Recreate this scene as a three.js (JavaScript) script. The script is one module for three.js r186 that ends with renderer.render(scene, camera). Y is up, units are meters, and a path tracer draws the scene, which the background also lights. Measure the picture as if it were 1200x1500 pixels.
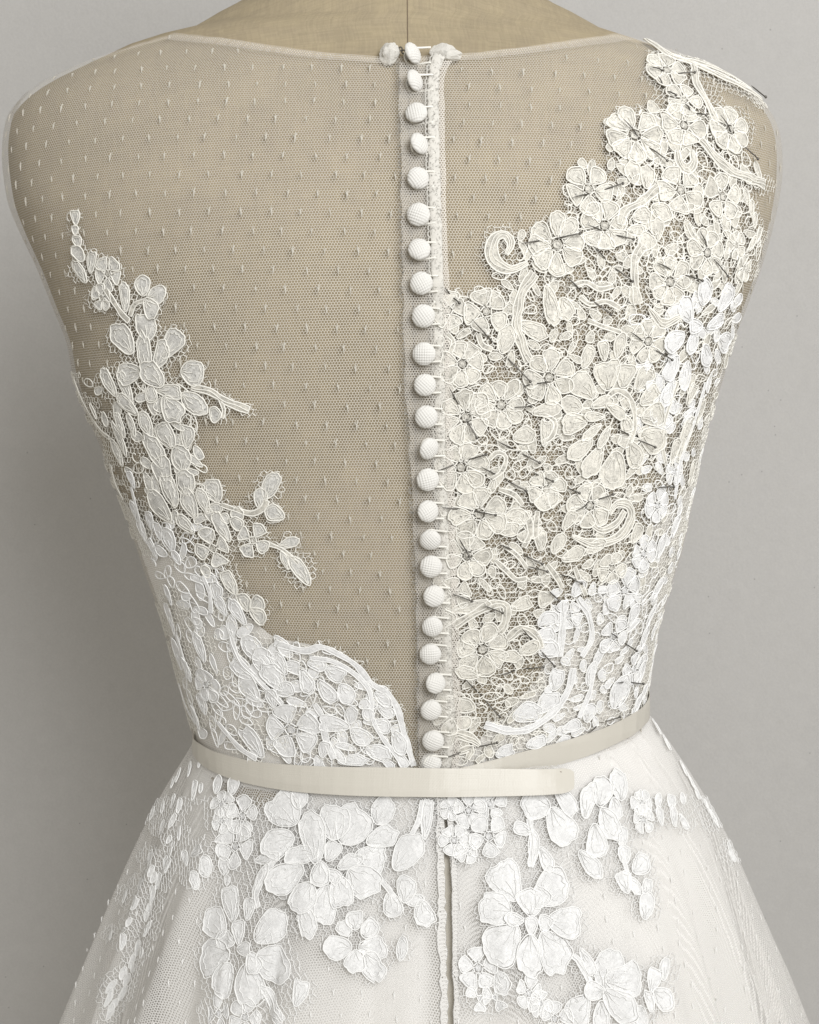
import * as THREE from 'three';
import { mergeGeometries, toCreasedNormals } from 'three/addons/utils/BufferGeometryUtils.js';
import { RectAreaLightUniformsLib } from 'three/addons/lights/RectAreaLightUniformsLib.js';

// ---------------------------------------------------------------- camera, light, exposure
const scene = new THREE.Scene();
const FOCAL = 1857, PITCH = THREE.MathUtils.degToRad(6), EYE = new THREE.Vector3(0, 1.30, 0.76);
const camera = new THREE.PerspectiveCamera(2 * Math.atan(750 / FOCAL) * 180 / Math.PI, 819 / 1024, 0.05, 20);
camera.position.copy(EYE);
camera.rotation.x = -PITCH;
camera.updateMatrixWorld();
const renderer = new THREE.WebGLRenderer({ antialias: true });
renderer.setSize(819, 1024);
renderer.toneMapping = THREE.LinearToneMapping;
renderer.toneMappingExposure = 1.2;
renderer.shadowMap.enabled = true;
scene.background = new THREE.Color().setRGB(0.40, 0.384, 0.352);   // soft light of the pale room all round
RectAreaLightUniformsLib.init();
const KEY = { at: new THREE.Vector3(0.68, 2.0, 1.5), to: new THREE.Vector3(0, 1.22, 0), w: 0.9, h: 1.0, power: 9.6 };
const keyLight = new THREE.RectAreaLight(new THREE.Color().setRGB(0.975, 0.985, 1.0), KEY.power, KEY.w, KEY.h);
keyLight.position.copy(KEY.at); keyLight.lookAt(KEY.to); scene.add(keyLight);

// ---------------------------------------------------------------- small helpers
let seed = 1234567;
const rnd = () => { seed = (seed * 1664525 + 1013904223) >>> 0; return seed / 4294967296; };
const rr = (a, b) => a + (b - a) * rnd();
const V = (x, y, z) => new THREE.Vector3(x, y, z);
const clamp = THREE.MathUtils.clamp, lerp = THREE.MathUtils.lerp;
const hash3 = (x, y, z) => { const s = Math.sin(x * 127.1 + y * 311.7 + z * 74.7) * 43758.5453; return s - Math.floor(s); };
function noise3(x, y, z) {
  const i = Math.floor(x), j = Math.floor(y), k = Math.floor(z), f = (t) => t * t * (3 - 2 * t);
  const u = f(x - i), v = f(y - j), w = f(z - k), h = hash3;
  return lerp(lerp(lerp(h(i, j, k), h(i + 1, j, k), u), lerp(h(i, j + 1, k), h(i + 1, j + 1, k), u), v),
    lerp(lerp(h(i, j, k + 1), h(i + 1, j, k + 1), u), lerp(h(i, j + 1, k + 1), h(i + 1, j + 1, k + 1), u), v), w);
}
const used = new Map();
function numbered(name) { const n = used.get(name) ?? 0; used.set(name, n + 1); return n ? `${name}_${String(n).padStart(3, '0')}` : name; }
function thing(name, label, category, group) {
  const o = new THREE.Group(); o.name = numbered(name); o.userData = { label, category };
  if (group) o.userData.group = group;
  scene.add(o); return o;
}
function part(name, geometry, material, parent, data) {
  const m = new THREE.Mesh(geometry, material); m.name = numbered(name); m.castShadow = m.receiveShadow = true;
  if (data) Object.assign(m.userData, data);
  parent.add(m); return m;
}
function groupPart(name, parent) { const g = new THREE.Group(); g.name = numbered(name); parent.add(g); return g; }
class MB {                                         // collects triangles for one mesh
  constructor() { this.p = []; this.t = []; this.i = []; }
  v(q, u = 0, w = 0) { this.p.push(q.x, q.y, q.z); this.t.push(u, w); return this.p.length / 3 - 1; }
  tri(a, b, c) { this.i.push(a, b, c); }
  get empty() { return !this.i.length; }
  geo() {
    const g = new THREE.BufferGeometry();
    g.setAttribute('position', new THREE.Float32BufferAttribute(this.p, 3));
    g.setAttribute('uv', new THREE.Float32BufferAttribute(this.t, 2));
    g.setIndex(this.i); g.computeVertexNormals(); return g;
  }
}
// table with smooth interpolation, rows [x, y...] in rising x
function table(rows, col) {
  const xs = rows.map((r) => r[0]), ys = rows.map((r) => r[col]), n = xs.length, m = [];
  for (let k = 0; k < n; k++) {
    if (k === 0) m.push((ys[1] - ys[0]) / (xs[1] - xs[0]));
    else if (k === n - 1) m.push((ys[k] - ys[k - 1]) / (xs[k] - xs[k - 1]));
    else m.push(((ys[k + 1] - ys[k]) / (xs[k + 1] - xs[k]) + (ys[k] - ys[k - 1]) / (xs[k] - xs[k - 1])) / 2);
  }
  return (x) => {
    if (x <= xs[0]) return ys[0]; if (x >= xs[n - 1]) return ys[n - 1];
    let k = 0; while (x > xs[k + 1]) k++;
    const h = xs[k + 1] - xs[k], t = (x - xs[k]) / h, t2 = t * t, t3 = t2 * t;
    return (2 * t3 - 3 * t2 + 1) * ys[k] + (t3 - 2 * t2 + t) * h * m[k] + (-2 * t3 + 3 * t2) * ys[k + 1] + (t3 - t2) * h * m[k + 1];
  };
}
// line of sight through a point of the 1200 x 1500 picture
const cp = Math.cos(PITCH), sp = Math.sin(PITCH);
function sight(px, py) {
  const x = (px - 600) / FOCAL, y = (750 - py) / FOCAL;
  return V(x, y * cp - sp, -y * sp - cp);
}
const onPlane = (px, py, z) => { const d = sight(px, py); return EYE.clone().addScaledVector(d, (z - EYE.z) / d.z); };
function toPx(p) {
  const dx = p.x - EYE.x, dy = p.y - EYE.y, dz = p.z - EYE.z;
  const w = -dy * sp - dz * cp, u = dy * cp - dz * sp;
  return [600 + FOCAL * dx / w, 750 - FOCAL * u / w];
}

// ---------------------------------------------------------------- the shapes that everything lies on
// a shape: at each height a rounded section with its own half widths, depth behind and depth in front
class Shape {
  constructor(rows, zs, back, power, wave) {        // rows: [py, left px, right px] read at depth zs
    const t = rows.map(([py, l, r]) => { const a = onPlane(l, py, zs), b = onPlane(r, py, zs); return [a.y, a.x * 1.012, b.x * 1.012]; }).sort((a, b) => a[0] - b[0]);
    this.l = table(t, 1); this.r = table(t, 2); this.b = table(back, 1); this.f = table(back, 2); this.n = power; this.wave = wave;
    this.ymax = t[t.length - 1][0]; this.ymin = t[0][0];
  }
  sec(y) { const l = this.l(y), r = this.r(y), c = l * 0.5 + r * 0.5; return { c, l: c - l, r: r - c, b: this.b(y), f: this.f(y) }; }
  rho(p, s = this.sec(p.y)) {
    const u = (p.x - s.c) / (p.x > s.c ? s.r : s.l), w = p.z / (p.z > 0 ? s.b : s.f);
    const k = Math.pow(Math.pow(Math.abs(u), this.n) + Math.pow(Math.abs(w), this.n), 1 / this.n);
    return this.wave ? k / (1 + this.wave(Math.atan2(w, u), p.y)) : k;
  }
  at(th, y) {                                       // th: 0 = right side, PI/2 = middle of the back
    const s = this.sec(y), c = Math.cos(th), q = Math.sin(th);
    const e = Math.pow(Math.pow(Math.abs(c), this.n) + Math.pow(Math.abs(q), this.n), -1 / this.n), k = this.wave ? 1 + this.wave(th, y) : 1;
    return V(s.c + c * e * (c > 0 ? s.r : s.l) * k, y, q * e * (q > 0 ? s.b : s.f) * k);
  }
  normal(p) {
    const e = 4e-4, g = (x, y, z) => this.rho(V(p.x + x, p.y + y, p.z + z));
    return V(g(e, 0, 0) - g(-e, 0, 0), g(0, e, 0) - g(0, -e, 0), g(0, 0, e) - g(0, 0, -e)).normalize();
  }
  snap(p) { const s = this.sec(p.y), k = 1 / Math.max(0.05, this.rho(p, s)); return V(s.c + (p.x - s.c) * k, p.y, p.z * k); }
  theta(p) { const s = this.sec(p.y); return Math.atan2(p.z / (p.z > 0 ? s.b : s.f), (p.x - s.c) / (p.x > s.c ? s.r : s.l)); }
  hit(px, py) {
    for (let tries = 0; tries < 60; tries++) {
      const d = sight(px, py); let t0 = (0.32 - EYE.z) / d.z, t1 = 0;
      const p = V(0, 0, 0); let found = false;
      for (let k = 0; k < 90; k++) { t1 = t0 + 0.005; p.copy(EYE).addScaledVector(d, t1); if (p.z < -0.04) break; if (this.rho(p) < 1) { found = true; break; } t0 = t1; }
      if (found) { for (let k = 0; k < 16; k++) { const t = (t0 + t1) / 2; p.copy(EYE).addScaledVector(d, t); if (this.rho(p) < 1) t1 = t; else t0 = t; } return p; }
      px += px < 600 ? 2 : -2; if (py < 90) py += 1;
    }
    return this.snap(onPlane(px, py, 0.05));
  }
}
const BACK = [[1.00, .095, .10], [1.06, .090, .095], [1.09, .089, .092], [1.14, .094, .095], [1.20, .103, .105], [1.27, .111, .112], [1.33, .114, .112], [1.38, .109, .105], [1.43, .094, .09], [1.466, .076, .07], [1.50, .060, .058], [1.54, .054, .055], [1.66, .052, .054]];
const BODY_ROWS = [[-420, 452, 712], [-200, 448, 716], [-90, 428, 736], [-40, 400, 765], [0, 350, 808], [25, 302, 858], [50, 250, 908], [60, 198, 945], [80, 150, 1000], [100, 108, 1048], [120, 68, 1082], [140, 38, 1108], [165, 15, 1128], [190, 8, 1139], [220, 6, 1143], [260, 10, 1142], [300, 18, 1136], [340, 34, 1126], [400, 62, 1108], [450, 82, 1090], [500, 102, 1070], [550, 112, 1056], [600, 128, 1041], [650, 150, 1026], [700, 167, 1016], [750, 187, 1007], [800, 203, 997], [850, 220, 982], [900, 238, 967], [950, 251, 956], [1000, 264, 949], [1040, 275, 946], [1075, 284, 944], [1120, 284, 945], [1220, 262, 968], [1400, 240, 990]];
const body = new Shape(BODY_ROWS, 0.02, BACK, 2.35);
const inset = (py) => 4 + 2.5 * Math.exp(-(((py - 240) / 110) ** 2));
const form = new Shape(BODY_ROWS.map(([py, l, r]) => py < 50 ? [py, l, r] : [py, l + inset(py), r - inset(py) * 0.8]), 0.02, BACK.map(([y, b, f]) => [y, b - (y < 1.47 ? .0022 : .0018), f - .002]), 2.35);
const SKIRT_ROWS = [[1010, 286, 938], [1040, 288, 942], [1075, 289, 968], [1095, 281, 982], [1120, 266, 1000], [1175, 234, 1036], [1255, 196, 1081], [1345, 158, 1121], [1425, 126, 1156], [1495, 100, 1184], [1700, 30, 1260], [1950, -50, 1345]];
const SKIRT_BACK = [[0.70, .27, .22], [0.85, .20, .17], [0.92, .168, .15], [0.98, .140, .13], [1.03, .113, .11], [1.06, .099, .10], [1.085, .0925, .095], [1.12, .090, .093]];
const rise = (y) => clamp((1.082 - y) / 0.16, 0, 1.6);
const skirt = new Shape(SKIRT_ROWS, 0.03, SKIRT_BACK, 2.08, (th, y) => {
  const g = rise(y), pl = (k, ph) => (1 - Math.abs(Math.sin(th * k + ph + y * 2))) ** 3;
  return g * (0.030 * pl(9.5, 0.4) + 0.022 * pl(15.3, 1.9) + 0.024 * Math.sin(th * 13 + 0.8) + 0.022 * Math.sin(th * 23 + 2.1 + y * 6) + 0.014 * Math.sin(th * 41 + y * 9) - 0.052);
});
const lining = new Shape(SKIRT_ROWS.map(([py, l, r]) => [py, l + clamp((py - 1090) * 0.24, 0.5, 110), r - clamp((py - 1090) * 0.14, 0.5, 70)]), 0.03, SKIRT_BACK.map(([y, b, f]) => [y, b - 0.0006 - 0.014 * rise(y), f - 0.002 - 0.006 * rise(y)]), 2.08, (th, y) => {
  const g = rise(y);
  return g * (0.044 * Math.sin(th * 7.0 + 1.2) + 0.012 * Math.sin(th * 15 + 0.4) - 0.078);
});
const mpp = (p) => p.distanceTo(EYE) / FOCAL * 1.0;   // metres that one picture point covers at p

// a sheet over a shape between two heights; uv in metres along the cloth
function sheet(shape, th0, th1, nT, nY, yLow, yHigh, off = 0, ruffle) {
  const mb = new MB(), rows = [];
  for (let j = 0; j <= nY; j++) {
    const row = [];
    for (let i = 0; i <= nT; i++) {
      const th = lerp(th0, th1, i / nT), y = lerp(yLow(th), yHigh(th), j / nY), p = shape.at(th, y);
      const o = off + (ruffle ? ruffle(th, y, p) : 0);
      row.push(o ? p.addScaledVector(shape.normal(p), o) : p);
    }
    rows.push(row);
  }
  const mid = Math.round(clamp((Math.PI / 2 - th0) / (th1 - th0), 0, 1) * nT), vs = [];
  const run = new Float64Array(nT + 1); for (let i = 0; i <= nT; i++) run[i] = 0;
  for (let j = 0; j <= nY; j++) {
    const us = new Float64Array(nT + 1);
    for (let i = mid + 1; i <= nT; i++) us[i] = us[i - 1] - rows[j][i].distanceTo(rows[j][i - 1]);
    for (let i = mid - 1; i >= 0; i--) us[i] = us[i + 1] + rows[j][i].distanceTo(rows[j][i + 1]);
    if (j) for (let i = 0; i <= nT; i++) run[i] += rows[j][i].distanceTo(rows[j - 1][i]);
    vs.push(rows[j].map((p, i) => mb.v(p, us[i], (yLow === yHigh ? 0 : 0) + run[i])));
  }
  for (let j = 0; j < nY; j++) for (let i = 0; i < nT; i++) {
    const a = vs[j][i], b = vs[j][i + 1], c = vs[j + 1][i], d = vs[j + 1][i + 1];
    mb.tri(a, c, b); mb.tri(b, c, d);
  }
  return mb.geo();
}
// a round cord along points with normals
function tube(mb, pts, nrm, r, sides = 5, closed = false, flat = 1) {
  const n = pts.length, ring = [];
  for (let k = 0; k < n; k++) {
    const a = pts[closed ? (k + n - 1) % n : Math.max(0, k - 1)], b = pts[closed ? (k + 1) % n : Math.min(n - 1, k + 1)];
    const t = V(b.x - a.x, b.y - a.y, b.z - a.z).normalize(), s = t.clone().cross(nrm[k]).normalize(), up = s.clone().cross(t);
    const rad = typeof r === 'function' ? r(k / (n - 1)) : r, q = [];
    for (let m = 0; m < sides; m++) { const an = m / sides * Math.PI * 2; q.push(mb.v(pts[k].clone().addScaledVector(s, Math.cos(an) * rad).addScaledVector(up, Math.sin(an) * rad * flat), k * 0.001, m * 0.0005)); }
    ring.push(q);
  }
  for (let k = 0; k < (closed ? n : n - 1); k++) for (let m = 0; m < sides; m++) {
    const a = ring[k], b = ring[(k + 1) % n], m2 = (m + 1) % sides;
    mb.tri(a[m], b[m], a[m2]); mb.tri(a[m2], b[m], b[m2]);
  }
  if (!closed) for (const [q, e] of [[ring[0], 0], [ring[n - 1], 1]]) for (let m = 1; m < sides - 1; m++) e ? mb.tri(q[0], q[m + 1], q[m]) : mb.tri(q[0], q[m], q[m + 1]);
}
function smooth(pts, n, closed = false) { return new THREE.CatmullRomCurve3(pts, closed, 'centripetal').getSpacedPoints(n); }
function pathOn(shape, list, off, step = 0.0022) {  // list of picture points -> points and normals on the shape
  const raw = list.map(([x, y]) => shape.hit(x, y)), curve = new THREE.CatmullRomCurve3(raw, false, 'centripetal');
  const n = Math.max(4, Math.round(curve.getLength() / step)), pts = [], nrm = [];
  for (const q of curve.getSpacedPoints(n)) { const p = shape.snap(q), m = shape.normal(p); nrm.push(m); pts.push(p.addScaledVector(m, off)); }
  return { pts, nrm };
}

// ---------------------------------------------------------------- materials
function texture(w, h, fill, srgb = false) {
  const d = new Uint8Array(w * h * 4);
  for (let y = 0; y < h; y++) for (let x = 0; x < w; x++) { const c = fill(x, y), k = (y * w + x) * 4; d[k] = c[0]; d[k + 1] = c[1]; d[k + 2] = c[2]; d[k + 3] = 255; }
  const t = new THREE.DataTexture(d, w, h); t.wrapS = t.wrapT = THREE.RepeatWrapping; t.magFilter = THREE.LinearFilter; t.minFilter = THREE.LinearMipmapLinearFilter; t.generateMipmaps = true;
  if (srgb) t.colorSpace = THREE.SRGBColorSpace;
  t.needsUpdate = true; return t;
}
const g1 = (v) => { const c = clamp(Math.round(v * 255), 0, 255); return [c, c, c]; };
const wrapNoise = (x, y, w, h, s) => {              // noise that tiles
  const u = x / w, v = y / h, a = noise3(u * s, v * s, 1), b = noise3((u - 1) * s, v * s, 1), c = noise3(u * s, (v - 1) * s, 1), d = noise3((u - 1) * s, (v - 1) * s, 1);
  return lerp(lerp(a, b, u), lerp(c, d, u), v);
};
function netTexture(pitch, line, soft, uneven) {     // six-sided net: white threads, black holes
  const nx = 16, ny = 18, W = 1024, H = 1000, cells = [];
  for (let j = -1; j <= ny; j++) for (let i = -1; i <= nx; i++) { const jj = (j + ny) % ny, ii = (i + nx) % nx; cells.push([i + (j & 1 ? 0.5 : 0) + (hash3(ii, jj, 3) - .5) * uneven, (j + (hash3(ii, jj, 9) - .5) * uneven) * 0.866]); }
  const rowsOf = (j) => cells.slice((j + 1) * (nx + 2), (j + 2) * (nx + 2));
  const t = texture(W, H, (x, y) => {
    const X = x / W * nx, Y = y / H * ny * 0.866, j0 = Math.round(Y / 0.866); let d1 = 9, d2 = 9;
    for (let j = Math.max(-1, j0 - 1); j <= Math.min(ny, j0 + 1); j++) { const r = rowsOf(j), i0 = Math.floor(X) + 1; for (let i = Math.max(0, i0 - 2); i <= Math.min(nx + 1, i0 + 2); i++) { const d = Math.hypot(r[i][0] - X, r[i][1] - Y); if (d < d1) { d2 = d1; d1 = d; } else if (d < d2) d2 = d; } }
    return g1(1 - clamp(((d2 - d1) - line) / soft, 0, 1));
  });
  t.repeat.set(1 / (nx * pitch), 1 / (ny * 0.866 * pitch)); return t;
}
const tulleAlpha = netTexture(0.00150, 0.07, 0.15, 0.16);
const tulleFine = netTexture(0.00135, 0.30, 0.2, 0.2);
const tulleSkirt = netTexture(0.00150, 0.24, 0.3, 0.3);
const weaveBump = texture(256, 256, (x, y) => { const a = Math.sin(x / 256 * Math.PI * 2 * 8), b = Math.sin(y / 256 * Math.PI * 2 * 8); return g1(0.5 + 0.25 * a * b + 0.25 * (a > b ? a : b) * 0.6 + (hash3(x, y, 1) - .5) * 0.1); });
weaveBump.repeat.set(1 / 0.0096, 1 / 0.0096);
const linen = texture(512, 512, (x, y) => {
  const s = 0.5 + 0.22 * Math.sin(x * Math.PI * 2 * 64 / 512) * Math.sin(y * Math.PI * 2 * 64 / 512) + 0.25 * (hash3(Math.floor(x / 4), y >> 6, 2) - .5) + 0.25 * (hash3(x >> 6, Math.floor(y / 4), 5) - .5); return g1(s);
});
linen.repeat.set(1 / 0.045, 1 / 0.045);
const linenColor = texture(512, 512, (x, y) => {
  const a = wrapNoise(x, y, 512, 512, 7) - .5, b = wrapNoise(x, y, 512, 512, 23) - .5, s = (hash3(Math.floor(x / 3), y >> 5, 2) - .5) + (hash3(x >> 5, Math.floor(y / 3), 5) - .5);
  const k = 1 + 0.11 * a + 0.06 * b + 0.045 * s; return [clamp(157 * k, 0, 255), clamp(144 * k, 0, 255), clamp(119 * (k - 0.02 * b), 0, 255)];
}, true);
linenColor.repeat.set(1 / 0.16, 1 / 0.16);
const clothBump = texture(256, 256, (x, y) => g1(0.5 + 0.5 * (wrapNoise(x, y, 256, 256, 9) - .5) + 0.35 * (wrapNoise(x, y, 256, 256, 31) - .5) + 0.14 * Math.sin((x + y) * Math.PI * 2 * 32 / 256)));
clothBump.repeat.set(1 / 0.02, 1 / 0.02);
const grain = texture(512, 512, (x, y) => { const k = 0.90 + 0.13 * (hash3(Math.floor(x / 2), y >> 4, 3) - .5) + 0.13 * (hash3(x >> 4, Math.floor(y / 3), 6) - .5) + 0.16 * (wrapNoise(x, y, 512, 512, 14) - .5) + 0.14 * (wrapNoise(x, y, 512, 512, 40) - .5) - (wrapNoise(x + 9, y + 31, 512, 512, 60) > 0.80 ? 0.22 : 0); const c = clamp(k, 0, 1) * 255; return [c, c, c * 0.995]; }, true);
grain.repeat.set(1 / 0.045, 1 / 0.045);
const paleGrain = texture(512, 512, (x, y) => { const k = 0.955 + 0.06 * (hash3(Math.floor(x / 2), y >> 4, 3) - .5) + 0.06 * (hash3(x >> 4, Math.floor(y / 3), 6) - .5) + 0.07 * (wrapNoise(x, y, 512, 512, 14) - .5) + 0.07 * (wrapNoise(x, y, 512, 512, 40) - .5) - (wrapNoise(x + 9, y + 31, 512, 512, 60) > 0.86 ? 0.10 : 0), c = clamp(k, 0, 1) * 255; return [c, c, c]; }, true);
paleGrain.repeat.set(1 / 0.045, 1 / 0.045);
const plasterBump = texture(512, 512, (x, y) => g1(0.5 + 0.5 * (wrapNoise(x, y, 512, 512, 40) - .5) + 0.5 * (wrapNoise(x, y, 512, 512, 110) - .5)));
plasterBump.repeat.set(1 / 0.25, 1 / 0.25);
const plasterColor = texture(512, 512, (x, y) => { const k = 1 + 0.02 * (wrapNoise(x, y, 512, 512, 5) - .5) + 0.02 * (wrapNoise(x, y, 512, 512, 60) - .5) + 0.03 * (hash3(x, y, 7) - .5), s = hash3(x, y, 11) > 0.99985 ? 0.75 : 1; return [186 * k * s, 184 * k * s, 181 * k * s]; }, true);
plasterColor.repeat.set(1 / 0.5, 1 / 0.5);
const std = (r, g, b, o = {}) => new THREE.MeshPhysicalMaterial({ color: new THREE.Color().setRGB(r, g, b), roughness: 0.85, side: THREE.DoubleSide, ...o });
const M = {
  wall: new THREE.MeshStandardMaterial({ map: plasterColor, bumpMap: plasterBump, bumpScale: 0.0003, roughness: 0.9 }),
  linen: new THREE.MeshStandardMaterial({ map: linenColor, bumpMap: linen, bumpScale: 0.0002, roughness: 0.95, side: THREE.DoubleSide }),
  slitShade: std(0.44, 0.41, 0.35, { bumpMap: clothBump, bumpScale: 0.0003 }),  // beige cloth tone, darkened to carry the shade inside the slit
  slitHem: std(0.77, 0.755, 0.73, { alphaMap: tulleFine, transparent: true, opacity: 0.85, bumpMap: clothBump, bumpScale: 0.0004 }),
  seam: std(0.16, 0.12, 0.08),
  tulle: std(0.66, 0.62, 0.55, { alphaMap: tulleAlpha, transparent: true }),
  skirtTulle: std(0.84, 0.825, 0.80, { alphaMap: tulleSkirt, transparent: true, transmission: 0.35, roughness: 1, opacity: 0.8 }),
  hemTulle: std(0.74, 0.70, 0.64, { alphaMap: tulleFine, transparent: true, opacity: 0.75 }),
  edgeTulle: std(0.70, 0.66, 0.60, { alphaMap: tulleFine, transparent: true, opacity: 0.36 }),
  placketTulle: std(0.66, 0.63, 0.58, { alphaMap: tulleFine, transparent: true, opacity: 0.55 }),
  ivory: std(0.80, 0.77, 0.70, { map: grain, bumpMap: clothBump, bumpScale: 0.00025, sheen: 0.3, sheenRoughness: 0.5 }),
  ivoryDeep: std(0.71, 0.68, 0.61, { map: grain, bumpMap: clothBump, bumpScale: 0.00035 }),
  cord: std(0.82, 0.80, 0.74, { bumpMap: clothBump, bumpScale: 0.0001 }),
  white: std(0.86, 0.855, 0.845, { map: paleGrain, bumpMap: clothBump, bumpScale: 0.0004, sheen: 0.3, sheenRoughness: 0.4, roughness: 0.6 }),
  whiteCord: std(0.84, 0.835, 0.82),
  spray: std(0.80, 0.785, 0.75, { map: grain, bumpMap: clothBump, bumpScale: 0.0004 }),
  satin: std(0.85, 0.835, 0.81, { roughness: 0.42, bumpMap: clothBump, bumpScale: 0.00008 }),
  belt: std(0.575, 0.545, 0.48, { roughness: 0.36, bumpMap: linen, bumpScale: 0.00012, sheen: 0.3 }),
  button: std(0.70, 0.685, 0.65, { bumpMap: clothBump, bumpScale: 0.0002, roughness: 0.8 }),
  fuzz: std(0.70, 0.675, 0.62, { bumpMap: clothBump, bumpScale: 0.0006 }),
  steel: std(0.12, 0.112, 0.10, { metalness: 0.75, roughness: 0.4 }),
};

// ---------------------------------------------------------------- the setting
{
  const g = new THREE.PlaneGeometry(5, 4), uv = g.attributes.uv;
  for (let k = 0; k < uv.count; k++) uv.setXY(k, uv.getX(k) * 5, uv.getY(k) * 4);
  const w = new THREE.Mesh(new THREE.BoxGeometry(5, 4, 0.1), M.wall); w.geometry = g; w.name = 'wall'; w.position.set(0, 1.4, -0.42); w.receiveShadow = true; w.userData.kind = 'structure'; scene.add(w);
}

// ---------------------------------------------------------------- dress form
const TAU = Math.PI * 2;
{
  const t = thing('dress_form', 'beige linen covered dress form standing inside the wedding dress', 'dress form');
  part('torso', sheet(form, -Math.PI / 2, 1.5 * Math.PI, 180, 150, () => 0.98, () => form.ymax - 0.0005), M.linen, t);
  const cap = new THREE.CircleGeometry(1, 48), s = form.sec(form.ymax - 0.0005); cap.rotateX(-Math.PI / 2); cap.scale((s.l + s.r) / 2, 1, s.b); cap.translate(s.c, form.ymax - 0.001, 0);
  part('neck_cap', cap, M.linen, t);
  const { pts, nrm } = pathOn(form, [[597, -60], [597, 20], [598, 120], [602, 300], [608, 600], [612, 900], [614, 1100]], 0.00005), mb = new MB();
  tube(mb, pts, nrm, 0.00032, 5); part('seam', mb.geo(), M.seam, t);
}

// ---------------------------------------------------------------- wedding dress
const dress = thing('wedding_dress', 'white sleeveless wedding dress with sheer dotted back, lace flowers and button row', 'wedding dress');
const angleOf = (shape, px, py) => { const p = shape.hit(px, py); return [shape.theta(p), p.y]; };
// neckline height round the body
const NECK = [[258, 52], [330, 59], [400, 70], [480, 80], [560, 86], [600, 86], [640, 84], [700, 80], [780, 70], [850, 60], [903, 53]];
const neckPts = NECK.map(([x, y]) => angleOf(body, x, y)).sort((a, b) => a[0] - b[0]);
const neckY = (th) => {
  let a = th; if (a < -Math.PI / 2) a += TAU; if (a > Math.PI * 1.5) a -= TAU;
  const L = neckPts[neckPts.length - 1], R = neckPts[0];
  if (a >= R[0] && a <= L[0]) { let k = 0; while (a > neckPts[k + 1][0]) k++; const [x0, y0] = neckPts[k], [x1, y1] = neckPts[k + 1]; return lerp(y0, y1, (a - x0) / (x1 - x0)); }
  const front = a < R[0] ? (R[0] - a) / (R[0] + Math.PI / 2) : (a - L[0]) / (1.5 * Math.PI - L[0]);
  return lerp(a < R[0] ? R[1] : L[1], 1.42, Math.sin(clamp(front, 0, 1) * Math.PI / 2));
};
const WAIST = 1.078;
const bodice = part('sheer_bodice', sheet(body, -Math.PI / 2, 1.5 * Math.PI, 240, 120, () => WAIST, neckY, 0.0006, (th, y, p) => 0.0007 * (noise3(p.x * 60, p.y * 60, 3) - .3) + 0.0011 * Math.exp(-(((p.x * 0.75 + (p.y - 1.43) * 0.66 + 0.026) / 0.0022) ** 2)) * Math.exp(-(((p.x * -0.66 + (p.y - 1.43) * 0.75 - 0.02) / 0.02) ** 2)) * (p.z > 0 ? 1 : 0) + 0.0012 * (noise3(p.x * 18, p.y * 7, 9) - .45)), M.tulle, dress);
part('neckline_hem', sheet(body, -Math.PI / 2, 1.5 * Math.PI, 240, 3, (th) => neckY(th) - 0.0036, (th) => neckY(th) + 0.0002, 0.0011, (th) => 0.0006 * noise3(th * 60, 1, 1)), M.edgeTulle, dress);
// satin lining of the lower bodice
const LIN_L = [[180, 735], [215, 765], [262, 800], [312, 842], [352, 895], [400, 935], [460, 946], [520, 975], [560, 1020], [592, 1085], [606, 1130]];
const LIN_R = [[640, 1132], [672, 1108], [730, 1062], [786, 1000], [806, 955], [826, 915], [868, 872], [905, 835], [960, 770], [1010, 712]];
const linPts = [...LIN_L, ...LIN_R].map(([x, y]) => angleOf(body, x, y)).sort((a, b) => a[0] - b[0]);
const linY = (th) => {
  let a = th; if (a < -Math.PI / 2) a += TAU;
  const L = linPts[linPts.length - 1], R = linPts[0];
  if (a <= R[0]) return R[1]; if (a >= L[0]) return L[1];
  let k = 0; while (a > linPts[k + 1][0]) k++; const [x0, y0] = linPts[k], [x1, y1] = linPts[k + 1];
  return Math.max(WAIST - 0.004, lerp(y0, y1, (a - x0) / (x1 - x0)));
};
part('bodice_lining', sheet(body, -Math.PI / 2, 1.5 * Math.PI, 240, 40, () => WAIST - 0.006, linY, -0.0008), M.satin, dress);
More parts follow.
